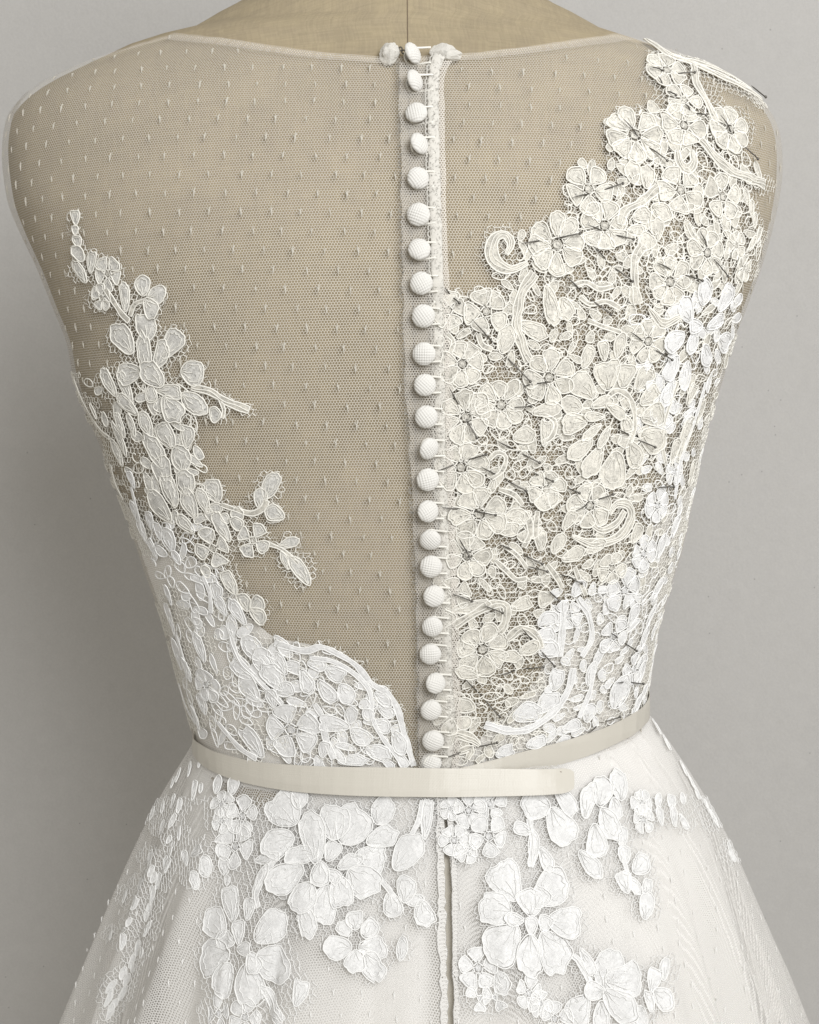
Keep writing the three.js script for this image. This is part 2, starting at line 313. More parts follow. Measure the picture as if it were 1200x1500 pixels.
// skirt: satin lining, sheer overskirt open at the middle of the back
const skirtTop = (th) => { const c = Math.cos(th); return 1.0845 + (c > 0 ? 0.023 * clamp(c * 1.15, 0, 1) ** 1.5 : 0.004 * c * c); };
const yMid = (px, py) => skirt.hit(px, py).y;
const slitTop = yMid(650, 1166), slitAt = (y) => { const q = clamp((slitTop - y) / 0.14, 0, 2); return [lerp(647, 651, q), lerp(650, 664, Math.min(1, q * 2.2))]; };
part('skirt_lining', sheet(lining, -Math.PI / 2, 1.5 * Math.PI, 260, 60, () => 0.72, (th) => skirtTop(th) - 0.0006, -0.001), M.satin, dress);
{
  const thOf = (px) => skirt.theta(skirt.hit(px, 1330));
  const tl = thOf(646), tr = thOf(664);
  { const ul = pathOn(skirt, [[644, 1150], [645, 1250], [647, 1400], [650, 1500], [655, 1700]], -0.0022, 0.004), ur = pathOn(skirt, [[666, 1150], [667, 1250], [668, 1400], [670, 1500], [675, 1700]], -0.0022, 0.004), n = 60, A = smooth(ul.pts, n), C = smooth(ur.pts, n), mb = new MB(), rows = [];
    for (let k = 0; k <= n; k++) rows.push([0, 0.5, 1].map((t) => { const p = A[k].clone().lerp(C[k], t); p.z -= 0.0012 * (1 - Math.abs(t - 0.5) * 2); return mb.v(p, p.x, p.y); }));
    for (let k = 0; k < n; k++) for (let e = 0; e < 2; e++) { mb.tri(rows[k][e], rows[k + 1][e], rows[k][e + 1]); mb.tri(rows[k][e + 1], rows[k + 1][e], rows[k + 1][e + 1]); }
    part('slit_shade_strip', mb.geo(), M.slitShade, dress); }  // added strip behind the opening; its dull beige stands in for shade there
  const ruf = (th, y, p) => 0.0012 * rise(y) * (noise3(th * 30, y * 25, 2) - .5);
  const low = () => 0.72, high = skirtTop;
  part('overskirt', sheet(skirt, tl, Math.PI / 2 + Math.PI, 170, 70, low, high, 0, ruf), M.skirtTulle, dress);
  part('overskirt', sheet(skirt, -Math.PI / 2, tr, 170, 70, low, high, 0, ruf), M.skirtTulle, dress);
  for (const [list, w] of [[[[644, 1160], [645, 1200], [646, 1290], [648, 1400], [651, 1500], [656, 1700]], 0.0024], [[[654, 1160], [662, 1230], [665, 1300], [667, 1400], [669, 1500], [673, 1700]], 0.0016]]) {
    const mb = new MB(), q = pathOn(skirt, list, 0.0007, 0.0015); q.pts.forEach((p, k) => { p.x += 0.0012 * (noise3(k * 0.25, w * 9000, 2) - .5); }); tube(mb, q.pts, q.nrm, (t) => w * (0.6 + 0.7 * noise3(t * 60, w * 5000, 4)), 8, false, 0.15); part('placket_hem', mb.geo(), M.slitHem, dress);
  }
}

// ---------------------------------------------------------------- lace
const LIFT = 0.0014;                                 // how far the lace lies above the shape
const placed = [];                                   // [px, py, r] of every motif, for the net and the filling
class Frame {
  constructor(shape, px, py, turn = 0, lift = LIFT) {
    this.s = shape; this.o = shape.hit(px, py); this.n = shape.normal(this.o); this.k = mpp(this.o); this.lift = lift;
    const u = V(1, 0, 0).addScaledVector(this.n, -this.n.x).normalize(), w = this.n.clone().cross(u);
    this.u = u.clone().multiplyScalar(Math.cos(turn)).addScaledVector(w, Math.sin(turn)); this.w = this.n.clone().cross(this.u);
  }
  at(x, y, h = 0) {
    const q = this.s.snap(this.o.clone().addScaledVector(this.u, x).addScaledVector(this.w, y));
    const n = this.s.normal(q); return [q.addScaledVector(n, this.lift + h), n];
  }
}
function outline(L, W, m, shapeK) {                   // one petal: base at the origin, tip along x
  const pts = [], wob = rr(0.02, 0.10), ph = rr(0, 6), notch = rnd() < 0.45 ? rr(0.06, 0.2) : 0, lobes = 4 + Math.floor(rnd() * 4), scal = L > 0.006 ? rr(0.01, 0.055) : 0, bend = rr(-0.12, 0.12);
  for (let k = 0; k < m; k++) {
    const a = (k + 0.5) / m * TAU, t = 0.5 - 0.5 * Math.cos(a);
    const y = W / 2 * Math.sin(a) * (shapeK + (1 - shapeK) * 1.85 * t) * (1 + wob * Math.sin(a * 3 + ph)) + bend * L * t * t;
    const tip = Math.sin(a / 2) ** 2, rough0 = 1 + scal * tip * Math.cos(lobes * (a - Math.PI)), rough = rough0 * (L > 0.011 ? 1 + 0.035 * Math.sin(a * 7 + ph * 2) * Math.sin(a * 4 + ph) : 1);
    pts.push([L * t * rough * (1 - notch * Math.exp(-(((a - Math.PI) / 0.42) ** 2))), y * rough]);
  }
  return pts;
}
// petal cloth; (ox, oy) base, ang direction within the frame
function petal(mb, cord, fr, ox, oy, ang, L, W, o = {}) {
  const m = o.m ?? 16, pts = outline(L, W, m, o.k ?? 0.62), ca = Math.cos(ang), sa = Math.sin(ang), lift = o.lift ?? rr(0, 0.0012) * Math.min(1, L / 0.012), dome = (o.dome ?? rr(0.0000, 0.0006)) * Math.min(1.3, L / 0.011), tw = rr(-0.06, 0.06);
  const put = (x, y, h) => fr.at(ox + ca * x - sa * y, oy + sa * x + ca * y, h), z = (x, y, s) => lift * (x / L) ** 2 + dome * (1 - s * s) + tw * y + 0.0003 * (noise3(x * 500, y * 500, ang * 7) - .5);
  const cx = L * 0.56, rings = [1, 0.82, 0.5], gapA = rr(0, TAU), gapD = Math.min(0.13, 0.0010 / Math.max(L, W) + rr(0, 0.04));
  const cut = (k) => 1 - gapD * clamp(0.5 + 0.9 * Math.sin(k / m * TAU * 2 + gapA) + 0.3 * Math.sin(k / m * TAU * 5 + gapA), -0.1, 1.1);
  const idx = rings.map((s) => pts.map(([x, y], k) => { const q = s * cut(k), X = cx + (x - cx) * q, Y = y * q; return mb.v(put(X, Y, z(X, Y, s))[0], X + ox * 3, Y + oy * 3); }));
  const c = mb.v(put(cx, 0, z(cx, 0, 0))[0], cx + ox * 3, oy * 3);
  for (let r = 0; r < 2; r++) for (let k = 0; k < m; k++) { const k2 = (k + 1) % m; mb.tri(idx[r][k], idx[r][k2], idx[r + 1][k]); mb.tri(idx[r + 1][k], idx[r][k2], idx[r + 1][k2]); }
  for (let k = 0; k < m; k++) mb.tri(idx[2][k], idx[2][(k + 1) % m], c);
  const vn = o.vein; if (vn && L > 0.0042) {
    const inner = [], innerN = [], sc = rr(0.6, 0.74), a0 = Math.floor(m * rr(0.1, 0.2));
    if (rnd() < 0.75) { for (let k = a0; k < m - a0; k++) { const q = sc + 0.05 * Math.sin(k * 1.7 + gapA), X = cx + (pts[k][0] - cx) * q, Y = pts[k][1] * q, [p, n] = put(X, Y, z(X, Y, q) + 0.00022); inner.push(p); innerN.push(n); } tube(vn, inner, innerN, 0.00024, 4); }
    if (L > 0.010) for (let e = -1; e <= 1; e++) { const l = [], ln = []; for (let k = 0; k < 5; k++) { const X = L * (0.05 + 0.115 * k * (1 - 0.18 * Math.abs(e))), Y = e * W * 0.055 * (k + 0.4) + 0.0003 * Math.sin(k * 2 + e), [p, n] = put(X, Y, z(X, Y, 0.5) + 0.0003); l.push(p); ln.push(n); } tube(vn, l, ln, 0.00022, 4); }
  }
  if (cord) for (const [x, y] of pts) { const [p, n] = put(x, y, z(x, y, 1) + 0.0002); cord.pts.push(p); cord.nrm.push(n); }
}
let petalsLeft = 300;
const jobs = [];                                      // flowers are built largest first, so that the largest get their petals as parts of their own
function finishCord(cb, c, r, closed = true) { if (c.pts.length > 3) tube(cb, c.pts, c.nrm, r, 5, closed); }
function flower(shape, px, py, R, n, turnDeg = 0, o = {}) {
  placed.push([px, py, R]);
  jobs.push({ size: R, petals: n, go(own) {
    const fr = new Frame(shape, px, py, THREE.MathUtils.degToRad(turnDeg), o.lift ?? LIFT), r = R * fr.k, g = groupPart('lace_flower', dress);
    const c = { pts: [], nrm: [] }, cb = new MB(), all = new MB(), r0 = r * 0.24;
    for (let k = 0; k < n; k++) {
      const a = -k / n * TAU + rr(-0.12, 0.12), L = (r - r0) * rr(0.86, 1.1), W = Math.min(2.25 * Math.sin(Math.PI / n) * r * 0.66, r * 0.78) * rr(0.86, 1.1), mb = own ? new MB() : all;
      petal(mb, c, fr, Math.cos(a) * r0, Math.sin(a) * r0, a, L, W, { m: R > 26 ? 22 : 16, k: 0.42, vein: cb });
      if (own) part('petal', mb.geo(), o.white ? M.white : px < 600 ? M.spray : (k + (px | 0)) % 4 ? M.ivory : M.ivoryDeep, g);
    }
    if (!own) part('petal', all.geo(), o.white ? M.white : px < 600 ? M.spray : M.ivory, g, { kind: 'stuff' });
    finishCord(cb, c, o.cord ?? 0.00040); part('cord', cb.geo(), o.white ? M.whiteCord : M.cord, g);
    const eb = new MB(), ec = { pts: [], nrm: [] };   // the eye of the flower and the threads that hold it
    petal(eb, ec, fr, -r0 * 0.55, 0, 0, r0 * 1.1, r0 * 1.1, { m: 10, k: 0.95, dome: 0.0006 });
    finishCord(eb, ec, 0.0003);
    for (let k = 0; k < n; k++) { const a = (k + 0.5) / n * TAU, [p, q] = fr.at(Math.cos(a) * r0 * 0.5, Math.sin(a) * r0 * 0.5, 0), [p2] = fr.at(Math.cos(a) * r0 * 1.35, Math.sin(a) * r0 * 1.35, 0); tube(eb, [p, p2], [q, q], 0.00022, 3); }
    part('flower_eye', eb.geo(), o.white ? M.white : M.ivory, g);
  } });
}
// a flower given petal by petal: [px, py, length, width] in picture points, pointing away from (cx, cy) unless an angle is given
function rose(shape, cx, cy, list, o = {}) {
  let big = 0; for (const [x, y, l] of list) { placed.push([x, y, l * 0.5]); big = Math.max(big, Math.hypot(x - cx, y - cy) + l / 2); }
  jobs.push({ size: o.size ?? big, petals: list.length, go(own) {
    const g = groupPart(o.name ?? 'lace_flower', dress), cb = new MB(), all = new MB();
    list.forEach(([x, y, l, w, deg], k) => {
      const fr = new Frame(shape, x, y, 0, (o.lift ?? LIFT) + (k % 3) * 0.0002), a = deg === undefined ? Math.atan2(-(y - cy), x - cx) : THREE.MathUtils.degToRad(deg), L = l * fr.k * 1.08, W = w * fr.k * 1.14, c = { pts: [], nrm: [] }, mb = own ? new MB() : all;
      petal(mb, c, fr, -Math.cos(a) * L / 2, -Math.sin(a) * L / 2, a, L, W, { m: l > 36 ? 36 : l > 18 ? 24 : 14, k: 0.74, dome: o.dome, vein: cb });
      finishCord(cb, c, o.cord ?? 0.00040);
      if (own) part('petal', mb.geo(), o.white ? M.white : x < 600 ? M.spray : M.ivory, g);
    });
    if (!own) part('petal', all.geo(), o.white ? M.white : cx < 600 ? M.spray : M.ivory, g, { kind: 'stuff' });
    part('cord', cb.geo(), o.white ? M.whiteCord : M.cord, g);
  } });
}
// a stem or scroll: two cords with cloth between them
function stem(shape, list, width, o = {}) {
  for (const [x, y] of list) placed.push([x, y, width * 0.8 + 3]);
  const { pts, nrm } = pathOn(shape, list, (o.lift ?? LIFT) + 0.0003), g = groupPart(o.name ?? 'lace_stem', dress), n = pts.length, k0 = mpp(pts[0]), cb = new MB(), fb = new MB(), sides = [[], []], rows = [];
  pts.forEach((p, k) => {
    const a = pts[Math.max(0, k - 1)], b = pts[Math.min(n - 1, k + 1)], s = V(b.x - a.x, b.y - a.y, b.z - a.z).normalize().cross(nrm[k]).normalize(), t = k / (n - 1);
    const w = width * k0 * 0.5 * (o.taper ? Math.sin(Math.PI * clamp(t * 0.9 + 0.05, 0, 1)) ** 0.6 : 1) * (0.72 + 0.5 * noise3(k * 0.55, list[0][0], 1));
    sides[0].push(p.clone().addScaledVector(s, w)); sides[1].push(p.clone().addScaledVector(s, -w));
    rows.push([-1, 0, 1].map((e) => fb.v(p.clone().addScaledVector(s, w * e).addScaledVector(nrm[k], (1 - e * e) * 0.0004 + 0.0002 * noise3(k * 0.8, e, 5)), k * 0.002, e * w)));
  });
  for (let k = 0; k < n - 1; k++) for (let e = 0; e < 2; e++) { fb.tri(rows[k][e], rows[k][e + 1], rows[k + 1][e]); fb.tri(rows[k + 1][e], rows[k][e + 1], rows[k + 1][e + 1]); }
  if (width > 3) part('band', fb.geo(), o.white ? M.white : M.ivoryDeep, g);
  if (width >= 9) for (const e of width > 12 ? [-0.33, 0.3] : [0.05]) tube(cb, pts.map((p, k) => p.clone().lerp(sides[0][k], e + 0.22 * Math.sin(k * 0.9 + e * 9)).addScaledVector(nrm[k], 0.0005)), nrm, 0.00032, 4);
  const loop = [...sides[0], ...sides[1].reverse()], ln = [...nrm, ...nrm.slice().reverse()];
  tube(cb, loop, ln, o.cord ?? 0.00045, 5, true); part('cord', cb.geo(), o.white ? M.whiteCord : M.cord, g);
}
const leaf = (shape, list, o = {}) => { for (const p of list) rose(shape, p[0], p[1], [p], { name: 'lace_leaf', size: p[2] * 0.5, ...o }); };

// --- right half: flowers pinned on in ivory
const B = body, W = { white: true, dome: 0.00022, cord: 0.00036 };
for (const [x, y, r, n, t] of [[975, 106, 32, 6, 20], [1001, 149, 27, 5, 70], [1000, 186, 34, 6, 0], [928, 200, 43, 8, 10], [1067, 192, 35, 7, 30], [995, 280, 36, 5, 50], [1056, 289, 34, 5, 90], [861, 279, 36, 5, 60], [884, 332, 37, 7, 15], [979, 413, 36, 8, 0], [1033, 371, 34, 7, 12], [1075, 360, 22, 5, 40], [1086, 392, 20, 5, 10], [656, 455, 29, 5, 150], [712, 457, 35, 5, 35], [677, 533, 35, 7, 5], [803, 553, 39, 7, 25], [733, 593, 39, 8, 8], [682, 611, 41, 8, 14], [675, 684, 40, 7, 20], [701, 752, 41, 7, 30], [684, 813, 36, 7, 0], [862, 740, 36, 7, 10], [947, 500, 34, 7, 40], [894, 831, 25, 5, 55], [706, 950, 41, 7, 22], [665, 1045, 31, 5, 36], [815, 359, 44, 8, 5], [799, 716, 30, 6, 12], [665, 868, 26, 5, 100], [772, 770, 24, 5, 30]]) flower(B, x, y, r, n, t);
for (const [x, y, r, n, t] of [[912, 864, 32, 5, 10], [897, 931, 28, 5, 60], [970, 600, 28, 6, 5], [960, 740, 26, 6, 20], [940, 810, 26, 6, 33], [985, 690, 22, 5, 3], [925, 980, 26, 5, 17], [830, 900, 24, 5, 44]]) flower(B, x, y, r, n, t, W);
rose(B, 900, 615, [[853, 564, 48, 30], [886, 548, 44, 34], [913, 548, 36, 26], [940, 554, 40, 26], [950, 578, 38, 24], [954, 606, 40, 30], [953, 643, 46, 34], [926, 664, 40, 24], [897, 688, 52, 36], [868, 676, 46, 24], [849, 658, 42, 22], [838, 618, 40, 26], [836, 594, 32, 24], [880, 588, 34, 15, 20], [900, 600, 34, 14, -30], [915, 622, 26, 18, -80], [915, 645, 26, 18, 200], [882, 640, 34, 12, 240], [865, 632, 34, 12, 215], [868, 610, 30, 12, 180]]);
rose(B, 1018, 478, [[1030, 428, 34, 26], [1060, 436, 42, 24], [1045, 470, 40, 18], [1058, 500, 40, 26], [1002, 455, 36, 24], [985, 500, 38, 26], [1012, 500, 34, 20], [1030, 520, 32, 22], [980, 540, 40, 22], [1000, 550, 40, 20], [976, 575, 40, 20], [1015, 478, 28, 18]], W);
leaf(B, [[925, 255, 30, 20, 100], [947, 262, 30, 18, 80], [938, 317, 26, 20, 20], [966, 312, 30, 24, -30], [960, 337, 28, 18, 95], [931, 338, 28, 14, 10], [944, 355, 28, 22, 50], [807, 449, 58, 19, -75], [827, 452, 30, 22, -70], [780, 482, 42, 20, -20], [741, 498, 38, 22, 70], [859, 522, 34, 16, 70], [882, 512, 30, 14, 100], [905, 506, 34, 16, 80], [799, 600, 40, 18, 10], [800, 632, 40, 16, 80], [766, 637, 30, 22, 20], [755, 755, 32, 22, 5], [743, 775, 36, 18, -10], [801, 731, 34, 26, 50], [832, 760, 32, 16, 60], [815, 795, 30, 18, 70], [790, 790, 30, 16, 100], [693, 886, 60, 18, 12], [655, 905, 30, 18, 60], [764, 884, 34, 18, 15], [797, 876, 26, 20, 70], [717, 925, 30, 22, 60], [685, 985, 34, 18, 170], [745, 960, 30, 16, 0], [775, 948, 28, 18, 30], [838, 812, 34, 18, 20], [930, 780, 30, 16, 60], [870, 800, 30, 16, 20], [1010, 575, 34, 18, 60], [1022, 600, 40, 16, 70], [1000, 640, 70, 22, 65], [985, 660, 40, 16, 70], [1010, 690, 36, 14, 75]]);
leaf(B, [[1090, 288, 20, 10, 120], [1097, 305, 20, 10, 100], [1102, 323, 20, 10, 95], [1107, 343, 24, 11, 75], [1098, 357, 24, 10, 45], [1008, 560, 30, 14, 80]]);
leaf(B, [[814, 993, 34, 20, 75], [799, 1027, 36, 24, 50], [771, 1042, 40, 28, 15], [803, 950, 30, 24, 20], [798, 928, 30, 22, 10], [800, 905, 30, 22, 40], [860, 1043, 26, 20, 80], [905, 1013, 46, 36, 60], [935, 985, 34, 16, 70], [862, 985, 34, 14, 80], [875, 960, 40, 12, 60], [950, 900, 36, 12, 55], [940, 935, 36, 14, 60], [960, 860, 36, 14, 55], [835, 1062, 30, 16, 20], [740, 1100, 28, 18, 20], [785, 1086, 30, 16, 15], [965, 800, 34, 16, 65], [985, 770, 32, 14, 70], [930, 1030, 30, 14, 60], [845, 860, 26, 18, 60], [925, 900, 34, 16, 60]], W);
stem(B, [[945, 62], [975, 82], [1012, 96], [1060, 118], [1112, 148]], 12);
stem(B, [[985, 88], [1030, 98], [1075, 118], [1100, 134]], 8);
stem(B, [[1013, 98], [1017, 122], [1032, 150], [1046, 180]], 10);
stem(B, [[1024, 206], [1042, 228], [1066, 250], [1116, 271]], 13);
stem(B, [[990, 222], [992, 238], [1003, 250], [1014, 240], [1010, 222]], 15, { taper: true });
stem(B, [[741, 374], [748, 358], [738, 345], [724, 350], [719, 368], [726, 386], [746, 396], [772, 386]], 17, { taper: true });
stem(B, [[782, 402], [766, 424], [758, 450], [756, 480], [764, 506], [774, 530]], 13);
stem(B, [[962, 276], [936, 298], [912, 312], [908, 330]], 11);
stem(B, [[940, 360], [928, 380], [928, 415], [932, 445]], 12);
stem(B, [[948, 452], [968, 474], [995, 463]], 14, { taper: true });
stem(B, [[890, 752], [900, 738], [916, 738], [922, 752], [914, 775], [890, 792], [860, 794], [836, 784]], 15, { taper: true });
stem(B, [[862, 765], [880, 776], [902, 764], [912, 748]], 9);
stem(B, [[770, 748], [776, 780], [766, 800]], 8); stem(B, [[786, 748], [783, 780], [790, 804]], 8);
stem(B, [[665, 915], [690, 900], [720, 884], [740, 886], [738, 912], [730, 925]], 12);
stem(B, [[742, 935], [762, 920], [784, 930], [790, 948]], 11);
stem(B, [[660, 1088], [668, 1075], [690, 1080], [702, 1090]], 15, { taper: true });
stem(B, [[672, 1100], [690, 1095], [684, 1110]], 9);
stem(B, [[880, 590], [900, 572], [918, 580], [926, 600], [926, 630], [918, 650]], 7);
stem(B, [[838, 978], [830, 1010], [806, 1044], [768, 1068], [738, 1068], [710, 1060]], 10, W);
stem(B, [[845, 875], [860, 900], [864, 935], [850, 960]], 9, W);
stem(B, [[824, 878], [822, 920], [818, 960]], 10, W);
stem(B, [[868, 970], [862, 1010], [846, 1050]], 7, W);
stem(B, [[990, 560], [975, 600], [966, 640], [972, 680]], 5); stem(B, [[1030, 560], [1012, 620], [992, 680], [985, 730]], 6, W);
for (const l of [[[720, 700], [734, 690], [740, 668], [728, 662], [716, 672]], [[730, 716], [752, 724], [764, 738]], [[740, 800], [756, 812], [770, 830]], [[725, 820], [742, 836], [756, 848], [770, 846]], [[800, 826], [812, 842], [822, 860]], [[840, 830], [848, 852], [856, 870]], [[836, 420], [856, 414], [876, 424], [896, 420]], [[848, 436], [862, 446], [886, 442], [906, 452]], [[860, 470], [880, 478], [905, 486]], [[790, 604], [812, 618], [806, 640], [792, 648]], [[655, 490], [664, 500], [660, 515]], [[700, 490], [706, 506], [720, 512]], [[1005, 330], [1012, 345], [1020, 352]]]) stem(B, l, 6);

// --- left half: one trailing spray
flower(B, 161, 401, 25, 5, 50); flower(B, 152, 436, 20, 5, 20); flower(B, 372, 790, 27, 4, 60); flower(B, 314, 802, 30, 4, 20); flower(B, 305, 1002, 27, 6, 10, W); flower(B, 428, 1067, 42, 5, 30, W);
rose(B, 213, 436, [[211, 419, 26, 21], [233, 433, 28, 22], [224, 450, 28, 22]]);
rose(B, 222, 540, [[217, 477, 40, 30], [184, 496, 48, 30], [256, 503, 50, 26], [214, 520, 56, 22, 100], [192, 546, 42, 26], [228, 548, 40, 30, 130], [251, 571, 42, 18, 5], [285, 546, 36, 32], [253, 598, 38, 30], [285, 591, 42, 26], [225, 577, 24, 18], [240, 520, 40, 20, 60]]);
leaf(B, [[114, 318, 20, 13, 90], [113, 337, 12, 10, 90], [117, 353, 16, 14, 90], [119, 371, 24, 17, 130], [137, 382, 32, 14, 80], [121, 398, 34, 15, 130], [187, 435, 38, 14, 85], [163, 559, 42, 18, 125], [187, 566, 48, 16, 115], [189, 592, 42, 18, 150], [179, 620, 38, 13, 110], [196, 622, 32, 11, 105], [217, 620, 38, 20, 110], [180, 643, 48, 15, 115], [176, 662, 38, 18, 120], [246, 636, 40, 28, 120], [267, 671, 36, 30, 100], [273, 706, 36, 28, 95], [279, 737, 42, 24, 120], [232, 660, 50, 26, 115], [240, 690, 52, 30, 110], [252, 716, 50, 24, 105], [237, 741, 50, 30, 140], [275, 766, 34, 18, 140], [277, 637, 34, 20, 80], [317, 607, 22, 16, 80]]);
leaf(B, [[315, 717, 34, 28, 110], [300, 732, 38, 16, 110], [317, 744, 28, 13, 10], [397, 709, 42, 21, 70], [383, 729, 28, 18, 85], [404, 751, 28, 22, 160], [349, 751, 20, 16, 20], [350, 766, 20, 18, 90], [332, 758, 16, 12, 120], [325, 770, 48, 17, 125], [337, 850, 40, 18, 120], [304, 836, 18, 14, 110], [425, 795, 30, 13, 15], [441, 833, 50, 18, 120], [420, 820, 26, 9, 105]]);
rose(B, 370, 886, [[360, 880, 28, 18, 110], [379, 884, 26, 20, 40], [381, 899, 28, 20, -30]]);
leaf(B, [[350, 895, 40, 16, 125], [372, 948, 40, 26, 128], [388, 968, 40, 28, 110], [404, 990, 44, 28, 128], [410, 968, 40, 18, 120], [378, 985, 36, 18, 130], [356, 977, 40, 26, 140], [366, 1006, 44, 28, 130], [320, 865, 26, 18, 80], [326, 886, 30, 14, 120], [252, 903, 54, 12, 115], [264, 957, 44, 18, 110], [296, 947, 42, 17, 110], [293, 911, 18, 14, 90], [332, 925, 24, 18, 60], [342, 920, 40, 14, 100], [372, 1083, 54, 25, 125], [400, 1020, 30, 16, 100], [250, 870, 30, 10, 110], [278, 980, 34, 14, 110], [300, 1030, 30, 16, 110], [290, 1050, 34, 12, 120], [226, 800, 30, 14, 130], [200, 745, 32, 14, 110], [212, 775, 34, 16, 115], [250, 790, 34, 26, 110], [222, 760, 28, 16, 100], [196, 700, 26, 12, 110], [262, 815, 22, 12, 120]], W);
leaf(B, [[465, 971, 26, 17, 0], [492, 986, 32, 22, -30], [508, 1014, 30, 22, -60], [479, 1013, 40, 20, -60], [562, 1021, 28, 16, -35], [565, 1041, 26, 15, -40], [560, 1061, 28, 19, -20], [584, 1086, 34, 19, -75], [450, 996, 34, 18, -70], [488, 1058, 46, 22, 170], [514, 1046, 26, 16, 80], [529, 1078, 34, 22, -40], [554, 1101, 34, 22, -20], [517, 1112, 40, 14, 10], [430, 975, 26, 18, 0], [420, 1008, 30, 20, 30], [455, 1085, 34, 14, 80], [475, 1095, 26, 14, 80], [590, 1112, 26, 12, -60], [535, 1030, 18, 14, 30], [540, 1045, 18, 16, 80]], W);
stem(B, [[158, 424], [170, 442], [182, 460], [192, 470]], 7); stem(B, [[216, 440], [200, 446], [194, 462]], 6);
stem(B, [[283, 567], [309, 573], [336, 589], [366, 600]], 10); stem(B, [[322, 580], [330, 600], [328, 612]], 5);
stem(B, [[326, 738], [350, 746], [372, 751], [388, 742], [392, 732]], 7);
stem(B, [[396, 796], [412, 802], [426, 812], [438, 824]], 5); stem(B, [[112, 552], [122, 580], [138, 610], [152, 630], [164, 640]], 5); stem(B, [[136, 590], [146, 612]], 9, { taper: true });
stem(B, [[404, 940], [450, 952], [470, 946], [497, 957], [522, 973], [545, 1000], [566, 1012]], 8, W);
stem(B, [[455, 962], [490, 968], [525, 990], [542, 1012], [546, 1050], [560, 1078], [580, 1104], [592, 1122]], 6, W);
stem(B, [[566, 1010], [582, 1036], [590, 1066], [600, 1100], [606, 1120]], 8, W);
stem(B, [[340, 930], [350, 960], [375, 990], [400, 1015], [415, 1030]], 9, W);
stem(B, [[374, 950], [392, 975], [408, 996], [404, 1010]], 5, W); stem(B, [[368, 962], [386, 958], [396, 970]], 5, W);
stem(B, [[322, 1056], [338, 1076], [354, 1094], [378, 1110]], 7, W);
stem(B, [[462, 1030], [474, 1050], [478, 1080], [490, 1110]], 8, W);
stem(B, [[196, 712], [206, 752], [214, 786], [230, 802]], 5, W); stem(B, [[166, 680], [172, 705], [184, 730]], 6); stem(B, [[262, 930], [272, 962], [278, 992]], 5, W);
stem(B, [[300, 842], [310, 868], [312, 896]], 6, W); stem(B, [[262, 1000], [275, 1030], [290, 1058]], 5, W);

// --- skirt: large white flowers
const S = skirt, SW = { white: true, lift: 0.0010, cord: 0.00036, dome: 0.0003 };
rose(S, 486, 1250, [[460, 1226, 68, 34, 100], [492, 1203, 48, 40], [520, 1208, 58, 48], [442, 1252, 50, 22], [420, 1286, 54, 36], [446, 1316, 44, 34], [475, 1328, 56, 34], [501, 1308, 46, 30], [530, 1292, 46, 40], [543, 1260, 46, 34], [488, 1246, 30, 20, 60], [470, 1281, 34, 24, -90], [512, 1262, 34, 18, 30], [490, 1284, 26, 16, -40]], SW);
rose(S, 440, 1205, [[417, 1184, 54, 46, 130], [408, 1233, 46, 36, 190], [440, 1168, 30, 22, 90]], SW);
rose(S, 575, 1215, [[562, 1188, 38, 30, 60], [560, 1226, 42, 26, 20], [597, 1250, 54, 34, 50], [625, 1195, 60, 14, 85]], SW);
rose(S, 354, 1393, [[342, 1321, 52, 25], [318, 1354, 42, 34], [316, 1400, 50, 42], [327, 1437, 48, 38], [366, 1443, 52, 40], [404, 1412, 56, 42], [397, 1360, 50, 36], [368, 1331, 30, 17], [352, 1365, 34, 18, 100], [333, 1376, 28, 22, 160], [373, 1410, 28, 20, -60], [360, 1390, 24, 16, 0]], SW);
rose(S, 773, 1343, [[741, 1291, 56, 40], [808, 1301, 52, 42], [725, 1333, 48, 38], [831, 1352, 54, 36], [738, 1383, 56, 48], [776, 1400, 52, 40], [809, 1392, 54, 42], [776, 1322, 34, 36, 90], [776, 1356, 24, 18, 90], [798, 1352, 24, 18, 70], [752, 1348, 26, 16, 180], [790, 1315, 30, 24, 60]], SW);
rose(S, 884, 1450, [[890, 1420, 48, 38], [920, 1437, 46, 38], [907, 1473, 52, 32], [849, 1478, 44, 32], [868, 1452, 30, 22], [880, 1490, 40, 22], [935, 1492, 34, 30, -40]], SW);
rose(S, 525, 1385, [[520, 1347, 26, 22], [542, 1360, 28, 22], [496, 1388, 36, 28, 180], [548, 1388, 36, 28], [548, 1414, 40, 28], [520, 1408, 28, 22], [506, 1360, 22, 18]], SW);
rose(S, 830, 1190, [[784, 1181, 40, 36, 180], [820, 1211, 56, 36, -60], [828, 1172, 52, 20, -50], [858, 1172, 48, 22, 80], [874, 1234, 48, 28, -80], [890, 1206, 44, 28, -60], [864, 1266, 44, 20, -50], [763, 1215, 30, 16, 170], [880, 1160, 40, 30, 70], [905, 1150, 40, 26, 100], [900, 1185, 30, 18, -80]], SW);
leaf(S, [[782, 1240, 44, 14, 80], [800, 1258, 34, 16, -60], [575, 1326, 34, 24, -80], [597, 1302, 36, 24, 80], [620, 1338, 34, 24, -80], [607, 1320, 24, 14, 0], [321, 1150, 24, 14, 80], [342, 1151, 24, 18, 90], [332, 1268, 26, 17, 90], [335, 1290, 13, 9, 90], [394, 1258, 40, 14, 5], [382, 1290, 44, 12, 70], [441, 1453, 36, 18, 70], [450, 1348, 46, 22, -70], [404, 1470, 60, 14, -60], [860, 1410, 40, 14, -60], [735, 1440, 30, 22, -70], [590, 1390, 30, 14, 80]], SW);
leaf(S, [[290, 1247, 24, 14, 20], [301, 1269, 28, 19, 100], [287, 1288, 26, 12, 95], [275, 1257, 24, 10, 110], [288, 1155, 24, 10, 70], [265, 1180, 20, 8, 70]], SW);
